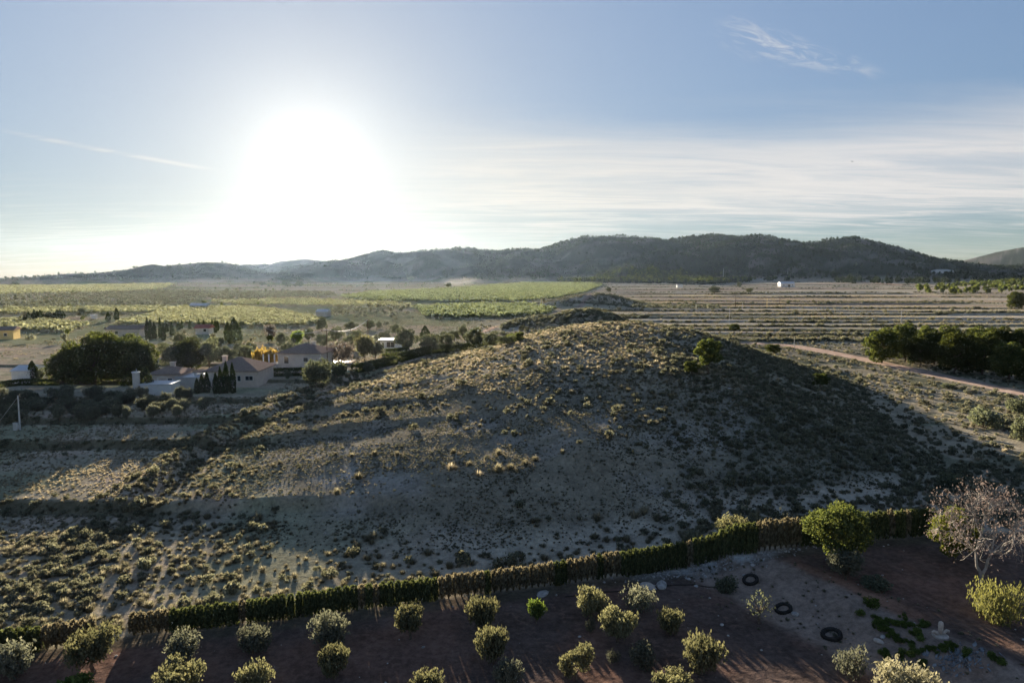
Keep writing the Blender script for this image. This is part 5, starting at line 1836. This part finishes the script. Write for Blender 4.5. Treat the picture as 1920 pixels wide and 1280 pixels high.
# mound and its foot
x, y = throw(95000, -48, 82, 45, 300)
m = mound(x, y)
hy = hedge_y(x)
edge = y - hy
fxm = np.interp(y, [p[0] for p in LEFT_FOOT], [p[1] for p in LEFT_FOOT])
on = (edge > 0.9) & ((m > 0.12) | ((x > -46) & (x < 66) & (y < 110) & (edge < 22)) | ((np.abs(x - fxm - 1) < 7) & (y < 190)))
bare = np.exp(-((x + 4) / 17) ** 2 - ((y - 74) / 14) ** 2) * 1.6
bare += 0.8 * np.exp(-((x + 18) / 11) ** 2 - ((y - 82) / 14) ** 2)
foot = np.exp(-(edge / (5.0 + 5.0 * ss(-x, 2, 22))) ** 2)
rim = np.exp(-((x - fxm - 3) / 4.5) ** 2)
clump = fbm(x, y, 7, 3, 81)
dens = np.clip(0.42 + 1.5 * (clump - 0.5) - bare * 0.58 + foot * 0.75 + rim * 0.5 + 0.35 * ss(x - 0.18 * (y - 100), 14, 30), 0.012, 1)
dens = np.maximum(dens, ss(y + 0.35 * x, 92, 116) * 0.62 * (0.55 + clump))
dens *= np.where(y > 150, 0.7, 1) * 0.62
dens = np.where((x < -22) & (y < 66), np.maximum(dens, 0.75), dens)
keep = on & (r.uniform(0, 1, len(x)) < dens)
x, y, m, edge, clump, foot = x[keep], y[keep], m[keep], edge[keep], clump[keep], foot[keep]
rightf = ss(x - 0.18 * (y - 100), 14, 34)
straw_w = ss(y + 0.35 * x, 96, 118) * (1 - rightf * 0.8)
u = r.uniform(0, 1, len(x))
big = np.clip(r.lognormal(-0.12, 0.36, len(x)), 0.35, 2.1)
kind_b = u < np.clip(0.18 + 0.55 * rightf + 0.35 * foot * ss(x, -10, 5), 0, 0.85)
kind_s = (~kind_b) & (r.uniform(0, 1, len(x)) < straw_w * 0.62)
kind_t = ~(kind_b | kind_s)
offer('bush', x[kind_b], y[kind_b], (0.70 * big * (1 + 0.30 * foot * ss(x, -20, 5)))[kind_b])
offer('straw', x[kind_s], y[kind_s], (0.62 * big)[kind_s])
offer('tuft', x[kind_t], y[kind_t], (0.62 * big * (1 + 0.30 * foot * ss(x, -20, 5)))[kind_t])

# scrubby flat between mound and road, and verges
x, y = throw(26000, 40, 190, 62, 240)
ok = (mound(x, y) < 0.2) & (poly_dist(x, y, ROAD) > 3.4) & (y - hedge_y(x) > 1) & (x < 0.9 * y + 20)
x, y = x[ok], y[ok]
d_ = fbm(x, y, 9, 3, 82)
ok = r.uniform(0, 1, len(x)) < np.clip(0.55 + 1.4 * (d_ - 0.5), 0.1, 1)
x, y = x[ok], y[ok]
u = r.uniform(0, 1, len(x))
big = np.clip(r.lognormal(0, 0.35, len(x)), 0.4, 2.2)
offer('tuft', x[u < .5], y[u < .5], 0.6 * big[u < .5])
offer('bush', x[(u >= .5) & (u < .82)], y[(u >= .5) & (u < .82)], 0.7 * big[(u >= .5) & (u < .82)])
offer('straw', x[u >= .82], y[u >= .82], 0.6 * big[u >= .82])

# terraces left of the mound
x, y = throw(27000, -118, -30, 46, 205)
fx = np.interp(y, [p[0] for p in LEFT_FOOT], [p[1] for p in LEFT_FOOT])
ok = (x < fx + 1.0) & (y - hedge_y(x) > 0.9) & (x > -0.86 * y - 12)
near_bank = np.zeros(len(x))
for yb, h_ in BANKS:
    near_bank = np.maximum(near_bank, np.exp(-((y - yb + 0.3 - (x + 50) * 0.02) / 1.0) ** 2))
gul = np.exp(-((x - fx + 2.5) / 3.0) ** 2)
d_ = fbm(x, y, 6, 3, 83)
front = 1 - ss(y, 63, 68)
p = np.clip(0.05 + 0.35 * np.clip(d_ - 0.5, 0, 1) * 2 + near_bank * 0.75 + gul * 0.6 + front * 0.60, 0, 1)
ok &= r.uniform(0, 1, len(x)) < p
ok &= ~((y > 118) & (x < -44))
x, y, nb, gl, fr_ = x[ok], y[ok], near_bank[ok], gul[ok], front[ok]
u = r.uniform(0, 1, len(x))
big = np.clip(r.lognormal(0, 0.3, len(x)), 0.45, 1.8)
sz = (0.40 + 0.10 * fr_ + 0.22 * nb + 0.22 * gl) * big
isb = u < 0.30 + 0.35 * nb + 0.25 * gl
offer('bush', x[isb], y[isb], sz[isb])
offer('tuft', x[~isb], y[~isb], sz[~isb])

# low dry grass over the fields
x, y = throw(60000, -118, -30, 60, 200)
fx = np.interp(y, [p[0] for p in LEFT_FOOT], [p[1] for p in LEFT_FOOT])
ok = (x < fx) & (x > -0.86 * y - 12) & ~((y > 118) & (x < -44)) & (r.uniform(0, 1, len(x)) < 0.25 + 0.9 * ss(fbm(x, y, 8, 3, 84), 0.42, 0.6))
x, y = x[ok], y[ok]
offer('straw', x, y, r.uniform(0.25, 0.5, len(x)))

KITS = {'tuft': TUF, 'straw': STR, 'bush': [b[0] for b in SCR]}
TEXT = {
    'tuft': ('esparto_tuft', 'grass tuft', 'grey-green esparto tufts'),
    'straw': ('straw_tuft', 'grass tuft', 'straw-coloured grass tufts'),
    'bush': ('scrub_bush', 'bush', 'dark low scrub bushes'),
}


ORCH_MARKS = [(at(px, by)[0], n) for px, by, n in [(20, 1275, 'the cut-off olive'), (175, 1262, 'the hedge-gap almond'), (344, 1246, 'the low olive'), (475, 1225, 'the small olive'), (622, 1210, 'the twin-headed olive'), (770, 1198, 'the lone almond'), (906, 1180, 'the tall-shoot almond'),
    (1006, 1168, 'the smallest green tree'), (1111, 1156, 'the yellow-topped almond'), (1196, 1148, 'the white boulder'), (1300, 1062, 'the lime strip'), (1408, 1086, 'the highest tyre'), (1568, 1066, 'the round pine'), (1700, 1005, 'the bare tree')]]


def where_label(kind, x, y, s, mean):
    what = {'tuft': 'esparto tuft', 'straw': 'pale straw tuft', 'bush': 'dark scrub bush'}[kind]
    q = s / mean
    what = ('huge ' if q > 1.35 else 'large ' if q > 1.12 else 'mid-size ' if q > 0.93 else 'small ') + what
    e = y - float(hedge_y(x))
    if e < 6:
        n = min(ORCH_MARKS, key=lambda m_: abs(m_[0] - x))[1]
        return what + (' right behind' if e < 2.5 else ' further behind') + ' the hedge, opposite ' + n
    if x < -30:
        k = sum(y > b[0] for b in BANKS)
        st = ['lowest', 'second', 'third', 'fourth', 'fifth', 'sixth', 'top'][k]
        return what + ' on the %s terrace, %s' % (st, 'by the gully' if x > -46 else ('mid-field' if x > -62 else 'far from the mound'))
    if x > 52:
        return what + ' on the scrubby flat, %s' % ('beyond the dirt road' if x > 106 else ('near the dirt road' if x > 84 else ('midway to the road' if x > 66 else 'at the mound foot')))
    part = 'towards the houses' if x < 0 else ('straight uphill' if x < 16 else 'towards the road')
    if x - 0.18 * (y - 100) > 22:
        return what + ' on the shaded flank, %s' % ('low by the hedge' if y < 72 else ('below the mound pine' if y < 100 else 'above the mound pine'))
    if y > 100:
        return what + ' on the %s of the mound, %s' % ('far crest' if y > 150 else ('crown' if y > 125 else 'upper slope'), part)
    return what + ' on the bare %s, %s' % ('lower front' if y < 72 else 'upper front', part)


ALL = np.concatenate([np.concatenate([np.concatenate(p), np.full((sum(len(q) for q in p), 1), float(i))], 1) for i, p in enumerate(cand.values())])


def neighbour(x, y, z):
    d = np.hypot(ALL[:, 0] - x, ALL[:, 1] - y)
    d[d < 1e-4] = 1e9
    i = int(np.argmin(d))
    dx, dy = ALL[i, 0] - x, ALL[i, 1] - y
    side = ('roadward' if dx > 0 else 'houseward') if abs(dx) > abs(dy) else ('beyond' if dy > 0 else 'hedgeward')
    return ', %s %s %s' % (('esparto', 'bush', 'straw')[int(ALL[i, 4])], 'touching' if d[i] < 0.4 * (ALL[i, 3] + 0.6) else 'close', side)


for kind, parts in cand.items():
    A = np.concatenate(parts)
    d = np.hypot(A[:, 0], A[:, 1] + 0)
    vis = (np.abs(A[:, 0] / A[:, 1]) < 0.74)
    app = np.where(vis, A[:, 3] / d, 0)
    o_ = np.argsort(-app)
    one, rest = A[o_[:SINGLE]], A[o_[SINGLE:]]
    nm, cat, grp = TEXT[kind]
    mean_ = float(one[:, 3].mean())
    for i, (x_, y_, z_, s_) in enumerate(one):
        o = link(nm, KITS[kind][i % len(KITS[kind])], None, (x_, y_, z_))
        o.scale = (s_ * r.uniform(0.9, 1.15), s_ * r.uniform(0.9, 1.15), s_ * r.uniform(0.85, 1.2))
        o.rotation_euler = (r.normal(0, .1), r.normal(0, .1), r.uniform(0, 6.28))
        la, nb_ = where_label(kind, x_, y_, s_, mean_), neighbour(x_, y_, z_)
        for t_ in (la + nb_, la + ',' + ' '.join(nb_[1:].replace(' touching', '').replace(' close', '').split(' ')), la):
            if len(t_.split()) <= 16:
                break
        tag(o, t_, cat, grp)
    S = np.stack([rest[:, 3], rest[:, 3], rest[:, 3] * r.uniform(0.8, 1.2, len(rest))], 1)
    scatter({'tuft': 'esparto_grass', 'straw': 'dry_grass', 'bush': 'low_scrub'}[kind], rest[:, :3], S, [proto(k) for k in KITS[kind]], r)

# the few big tufts that stand out on the bare front
MARKS = [(846, 880, 34), (898, 892, 28), (935, 884, 36), (958, 880, 30), (985, 872, 28), (1003, 864, 24), (935, 852, 26), (880, 872, 22), (672, 898, 32), (632, 926, 28), (718, 776, 22), (484, 975, 34), (660, 856, 22), (702, 852, 22), (745, 853, 20), (1055, 850, 20), (1120, 972, 34), (1190, 970, 40), (1208, 962, 38), (1232, 975, 34), (935, 985, 18), (914, 962, 12)]
for i_, (px, py, w) in enumerate(MARKS):
    x_, y_, z_ = at(px, py)
    dep = y_ * math.cos(PITCH) + (CZ - z_) * math.sin(PITCH)
    s_ = w * dep / FPX * 0.85
    o = link('esparto_tuft', (STR if px in (846, 898, 1190, 1208, 1120) else TUF)[px % 3], None, (x_, y_, z_ - .03))
    o.scale = (s_, s_, s_ * 1.05)
    o.rotation_euler = (0, 0, r.uniform(0, 6.28))
    lab = ('in the curved row of tufts' if 830 < px < 1010 and 850 < py < 900 else 'above the row' if py < 870 else 'near the hedge, straw-topped' if px > 1100 else 'alone on the pale ground' if py < 935 else 'low on the front')
    near_ = sorted(MARKS, key=lambda m_: abs(m_[0] - px) + abs(m_[1] - py))[1]
    lab += ', %s its nearest neighbour' % (('right of' if px > near_[0] else 'left of') if abs(px - near_[0]) > abs(py - near_[1]) else ('below' if py > near_[1] else 'above'))
    tag(o, '%s standout tuft %s' % ('broad' if w > 31 else 'middling' if w > 23 else 'small', lab), 'grass tuft', 'large tufts on the bare front')

# short dry grass that covers the crown of the mound, and seedling clumps on its bare front
x, y = throw(60000, -46, 80, 88, 280)
ok = (mound(x, y) > 0.3) & (r.uniform(0, 1, len(x)) < (0.25 + 0.9 * ss(fbm(x, y, 10, 3, 87), 0.4, 0.6)) * ss(y + 0.35 * x, 92, 112)) & (x - 0.18 * (y - 100) < 34 + r.normal(0, 8, len(x)))
x, y = x[ok], y[ok]
scatter('short_dry_grass', np.stack([x, y, H(x, y) - .03], 1), r.uniform(0.35, 0.75, len(x)), [proto(k) for k in STR + TUF[:1]], r)
x, y = throw(90000, -44, 60, 52, 112)
ok = (mound(x, y) > 0.1) & (y - hedge_y(x) > 1) & (r.uniform(0, 1, len(x)) < 0.22 + 0.75 * ss(fbm(x, y, 4, 3, 88), 0.42, 0.62))
x, y = x[ok], y[ok]
scatter('seedling_clumps', np.stack([x, y, H(x, y) - .02], 1), r.uniform(0.12, 0.30, len(x)), [proto(k) for k in TUF + STR + [b[0] for b in SCR[:2]]], r)

# dry weeds and litter on the eroded bank
x, y = throw(2600, 8, 34, 36, 58)
dbk = 0.875 * x + 0.484 * y
ok = (dbk > 37.5) & (dbk < 49) & (y < hedge_y(x) - 0.8) & (r.uniform(0, 1, len(x)) < 0.10 + 0.35 * ss(fbm(x, y, 2.5, 2, 89), 0.5, 0.66))
x, y = x[ok], y[ok]
scatter('dry_weeds', np.stack([x, y, H(x, y) - .02], 1), r.uniform(0.10, 0.34, len(x)), [proto(k) for k in TUF + STR[:1] + [b[0] for b in SCR[:2]]], r)

# small stones on the mound, the lime strip and the orchard soil
x, y = throw(5200, -34, 50, 52, 130)
ok = (mound(x, y) > 0.3) & (r.uniform(0, 1, len(x)) < ss(fbm(x, y, 6, 4, 41), 0.45, 0.66))
x, y = x[ok], y[ok]
xs, ys_ = r.normal(17.5, 4.5, 500), None
ys_ = hedge_y(xs) - np.abs(r.normal(0.5, 0.8, 500))
xo, yo = throw(260, -40, 34, 30, 60)
ok = yo < hedge_y(xo) - 1
x, y = np.concatenate([x, xs, xo[ok]]), np.concatenate([y, ys_, yo[ok]])
scatter('stones', np.stack([x, y, H(x, y)], 1), np.clip(r.lognormal(-2.2, 0.5, len(x)), 0.05, 0.45), [proto(k) for k in ROCKS], r, 0.4)

# ------------------------------------------------------------------ weeds on the banks of the stepped fields
xs, ys_ = [], []
for k, yb in enumerate(TERR):
    n = 900
    x = r.uniform(18 + 0.15 * max(yb - 300, 0), 0.82 * yb + 60, n)
    yk = yb + terr_off(k, x)
    keep = r.uniform(0, 1, n) < 0.15 + 1.1 * ss(fbm(x, x * 0 + k * 9.0, 25, 2, 85), 0.4, 0.62)
    xs.append(x[keep])
    ys_.append((yk - 0.3 + r.normal(0, 0.8, n))[keep])
x, y = np.concatenate(xs), np.concatenate(ys_)
ok = (mound(x, y) < 0.5) & (poly_dist(x, y, ROAD) > 4)
x, y = x[ok], y[ok]
s = np.clip(r.lognormal(0.1, 0.35, len(x)), 0.5, 2.4)
scatter('bank_weeds', np.stack([x, y, H(x, y) - .05], 1), s, [proto(k[0]) for k in SCR], r)
x, y = throw(70000, 20, 420, 215, 620)
ok = (x < 0.82 * y + 20) & (mound(x, y) < 0.4) & (poly_dist(x, y, ROAD) > 4) & (r.uniform(0, 1, len(x)) < 0.1 + 0.6 * ss(fbm(x, y, 30, 3, 86), 0.45, 0.65))
x, y = x[ok], y[ok]
scatter('stubble_grass', np.stack([x, y, H(x, y) - .03], 1), r.uniform(0.4, 0.9, len(x)), [proto(k) for k in STR], r)

# dark scrub on the rocky knolls beyond the mound
xs, ys_ = [], []
for bx, by_, sx, sy, h_ in BUMPS:
    xs.append(r.normal(bx, sx * 0.75, 420))
    ys_.append(r.normal(by_, sy * 0.75, 420))
x, y = np.concatenate(xs), np.concatenate(ys_)
ok = poly_dist(x, y, TRACK) > 3
x, y = x[ok], y[ok]
scatter('knoll_scrub', np.stack([x, y, H(x, y) - .04], 1), np.clip(r.lognormal(0.1, 0.35, len(x)), 0.5, 2.2), [proto(k[0]) for k in SCR], r)

# ------------------------------------------------------------------ fields of young trees
FY = [make_far_tree(500 + i, M_ORCH_Y, 1.0, 1.0, 46, 0.22) for i in range(3)]
FG = [make_far_tree(510 + i, M_ORCH_G, 1.0, 1.0, 46, 0.22) for i in range(3)]
FO = [make_far_tree(520 + i, M_OLIVE, 1.0, 1.15, 46, 0.24) for i in range(3)]
FS = [make_far_tree(530 + i, M_SCRUB, 1.0, 1.3, 44, 0.26, 0.05) for i in range(3)]
FP = [make_far_tree(540 + i, M_FARPINE, 1.0, 0.8, 60, 0.22, 0.2) for i in range(3)] + [make_far_tree(545, M_FARPINE, 1.0, 0.6, 50, 0.2, 0.1, True)]
FL = [make_far_tree(550 + i, M_PINE_L, 1.0, 0.8, 60, 0.22, 0.2) for i in range(3)]


def orchard_rows(name, poly, dx, dy, h, protos, turn=0.0, drop=0.05):
    P = np.array(poly)
    c = P.mean(0)
    ext = np.abs(P - c).max() * 1.5
    gx, gy = np.meshgrid(np.arange(-ext, ext, dx), np.arange(-ext, ext, dy))
    gx, gy = gx.ravel() + r.normal(0, dx * 0.10, gx.size), gy.ravel() + r.normal(0, dy * 0.06, gy.size)
    cs, sn = math.cos(turn), math.sin(turn)
    x, y = c[0] + gx * cs - gy * sn, c[1] + gx * sn + gy * cs
    ok = in_poly(x, y, poly) & (r.uniform(0, 1, len(x)) > drop)
    x, y = x[ok], y[ok]
    s = h * r.uniform(0.75, 1.25, len(x))
    return scatter(name, np.stack([x, y, H(x, y) - .05], 1), np.stack([s * 1.25, s * 1.25, s], 1), [proto(k) for k in protos], r, 0.05)


orchard_rows('yellow_orchard', FIELDS['yellow_dome'], 1.9, 2.8, 2.0, FY, 0.15)
orchard_rows('yellow_orchard', FIELDS['yellow_low'], 1.9, 2.8, 2.0, FY, 0.0)
orchard_rows('yellow_orchard', FIELDS['yellow_mid'], 2.6, 4.0, 2.2, FY, 0.1)
orchard_rows('yellow_orchard', FIELDS['yellow_far'], 4.5, 6.5, 2.8, FY, 0.0)
orchard_rows('yellow_orchard', FIELDS['pale_far'], 3.4, 5.5, 2.3, FY, 0.0)
orchard_rows('green_orchard', FIELDS['green_far'], 3.4, 5.2, 2.8, FG, 0.06)
orchard_rows('green_orchard', FIELDS['green_near'], 2.6, 3.8, 2.6, FG, 0.06)
dark_rows = [pxpoly((-60, 557), (190, 552), (330, 549), (620, 548), (620, 557), (380, 564), (330, 574), (-60, 578)),
             pxpoly((600, 588), (650, 578), (765, 577), (772, 590), (760, 598), (640, 598))]
for p in dark_rows:
    orchard_rows('olive_rows', p, 5.5, 8.5, 2.8, FO, 0.05, 0.2)
rowp = pxpoly((1180, 574), (1260, 573), (1345, 575), (1345, 583), (1180, 582))
orchard_rows('olive_rows', rowp, 4.5, 7.0, 2.6, FO, 0.0, 0.05)

# bushes, weeds and small trees along the field edges of the valley
x, y = throw(9000, -640, 30, 165, 1150)
ok = (x > -0.85 * y - 20) & (mound(x, y) < 0.1)
f_ = np.zeros(len(x), bool)
for p in list(FIELDS.values()) + dark_rows:
    f_ |= in_poly(x, y, p)
lines = np.maximum(ss(vn(x * 0.012, y / 36.0, 91), 0.62, 0.72), ss(fbm(x, y, 45, 3, 92), 0.56, 0.66))
ok &= ~f_ & (r.uniform(0, 1, len(x)) < 0.05 + 0.55 * lines)
ok &= poly_dist(x, y, TRACK) > 4
x, y = x[ok], y[ok]
s = np.clip(r.lognormal(0.35, 0.5, len(x)), 0.5, 4.0) * np.where(y < 260, 0.75, 1)
big_ = s > 2.2
scatter('field_edge_growth', np.stack([x, y, H(x, y) - .05], 1)[~big_], s[~big_], [proto(k) for k in FS + FO], r)
scatter('field_edge_trees', np.stack([x, y, H(x, y) - .05], 1)[big_], s[big_] * 1.05, [proto(k) for k in FO + FL[:1]], r)

# low grass on the valley floor
x, y = throw(30000, -300, 20, 160, 360)
ok = (x > -0.85 * y - 20) & (mound(x, y) < 0.1) & (fbm(x, y, 14, 3, 93) > 0.46)
x, y = x[ok], y[ok]
scatter('meadow_grass', np.stack([x, y, H(x, y) - .03], 1), r.uniform(0.35, 0.75, len(x)), [proto(k) for k in TUF + STR], r)

# ------------------------------------------------------------------ woods
def wood(name, poly, n, lo, hi, protos, thin=0.0):
    P = np.array(poly)
    x, y = throw(n, P[:, 0].min(), P[:, 0].max(), P[:, 1].min(), P[:, 1].max())
    ok = in_poly(x, y, poly) & (fbm(x, y, 60, 3, 94) > thin)
    x, y = x[ok], y[ok]
    scatter(name, np.stack([x, y, H(x, y) - .1], 1), r.uniform(lo, hi, len(x)), [proto(k) for k in protos], r, 0.04)


wood('pine_belt', PINE_BELT, 3600, 5, 9, FL)
wood('pine_wood', pxpoly((1560, 519), (1700, 516), (1860, 511), (2060, 505), (2060, 522), (1880, 528), (1700, 536), (1570, 531)), 9000, 6, 11, FP, 0.36)
wood('pine_wood', pxpoly((1000, 524), (1120, 519), (1340, 517), (1500, 518), (1440, 526), (1330, 533), (1200, 531), (1060, 530)), 9000, 5, 9, FP + FL, 0.40)
x, y = throw(110000, -1700, 2100, 1150, 2760)
mt = mountains(x, y)
k_ = fbm(x, y, 130, 4, 95)
wd = 0.10 + 0.75 * ss(k_, 0.44, 0.62) + 0.35 * ss(x, 150, 500)
ok = (mt > 4) & (x < 0.85 * y) & (x > -0.8 * y) & (r.uniform(0, 1, len(x)) < wd * np.where(x < -100, 0.6, 1))
x, y = x[ok], y[ok]
scatter('hill_forest', np.stack([x, y, H(x, y) - .3], 1), np.clip(r.lognormal(1.42, 0.33, len(x)), 2, 9) * np.where(x < -250, 0.7, 1), [proto(k) for k in FP], r, 0.05)
# taller pines along the crest
cx = np.concatenate([r.uniform(-420, 1250, 520)])
cy = 1900 + r.normal(0, 35, len(cx))
scatter('crest_pines', np.stack([cx, cy, H(cx, cy) - .3], 1), r.uniform(3.5, 9, len(cx)) * ss(cx, -500, 300).clip(0.5, 1), [proto(k) for k in FP[:3]], r, 0.05)

# ------------------------------------------------------------------ smoke of a field fire, bird
def smoke(name, px, py, size, dens):
    import bmesh
    x, y, z = at(px, py)
    bm = bmesh.new()
    bmesh.ops.create_icosphere(bm, subdivisions=3, radius=0.5)
    me = bpy.data.meshes.new(name)
    bm.to_mesh(me)
    bm.free()
    m = bpy.data.materials.new(name)
    m.use_nodes = True
    g = NT(m.node_tree)
    g.n.clear()
    out = g.node('ShaderNodeOutputMaterial')
    pv = g.node('ShaderNodeVolumePrincipled')
    tc = g.node('ShaderNodeTexCoord')
    ln = g.vmath('LENGTH', tc.outputs['Object'])
    n = g.noise(tc.outputs['Object'], 3.5, 4, 0.6, 0.5)
    d = g.math('MULTIPLY', g.math('MULTIPLY', g.smooth(ln, 0.12, 0.5, 1, 0), g.smooth(n, 0.42, 0.68)), dens)
    g.l.new(d, pv.inputs['Density'])
    pv.inputs['Color'].default_value = (0.95, 0.9, 0.82, 1)
    pv.inputs['Anisotropy'].default_value = 0.3
    g.l.new(pv.outputs[0], out.inputs['Volume'])
    me.materials.append(m)
    o = link(name, me, None, (x, y, z + size[2] * 0.42))
    o.scale = size
    return tag(o, 'thin pale smoke drifting over the far field', kind='stuff')


smoke('smoke', 866, 536, (80, 60, 16), 0.005)


def bird():
    d = ray(1598, 303)
    p = d * 95
    t = thing('bird', 'tiny dark bird gliding high in the pale cloud band', 'bird', (p[0], p[1], CZ + p[2]), 0.5)
    b = MB().tube([(0, -0.16, 0), (0, -0.06, 0.01), (0, 0.06, 0.01), (0, 0.14, 0.0)], [0.012, 0.04, 0.035, 0.01], 6)
    m = simple_mat('dark_feather', (0.03, 0.03, 0.032), 0.8)
    link('body', b.mesh('bird_body', m, True), t)
    for s in (-1, 1):
        w = MB().poly([(0, 0.05, 0.015), (s * 0.16, 0.08, 0.06), (s * 0.34, 0.0, 0.03), (s * 0.16, -0.02, 0.055), (0, -0.06, 0.015), (0, 0.05, 0.0), (s * 0.16, 0.08, 0.05), (s * 0.34, 0.0, 0.025), (s * 0.16, -0.02, 0.045), (0, -0.06, 0.0)],
                      [(0, 1, 3, 4), (1, 2, 3), (5, 9, 8, 6), (6, 8, 7), (0, 5, 6, 1), (1, 6, 7, 2), (2, 7, 8, 3), (3, 8, 9, 4)])
        link('wing', w.mesh('bird_wing', m), t)


bird()
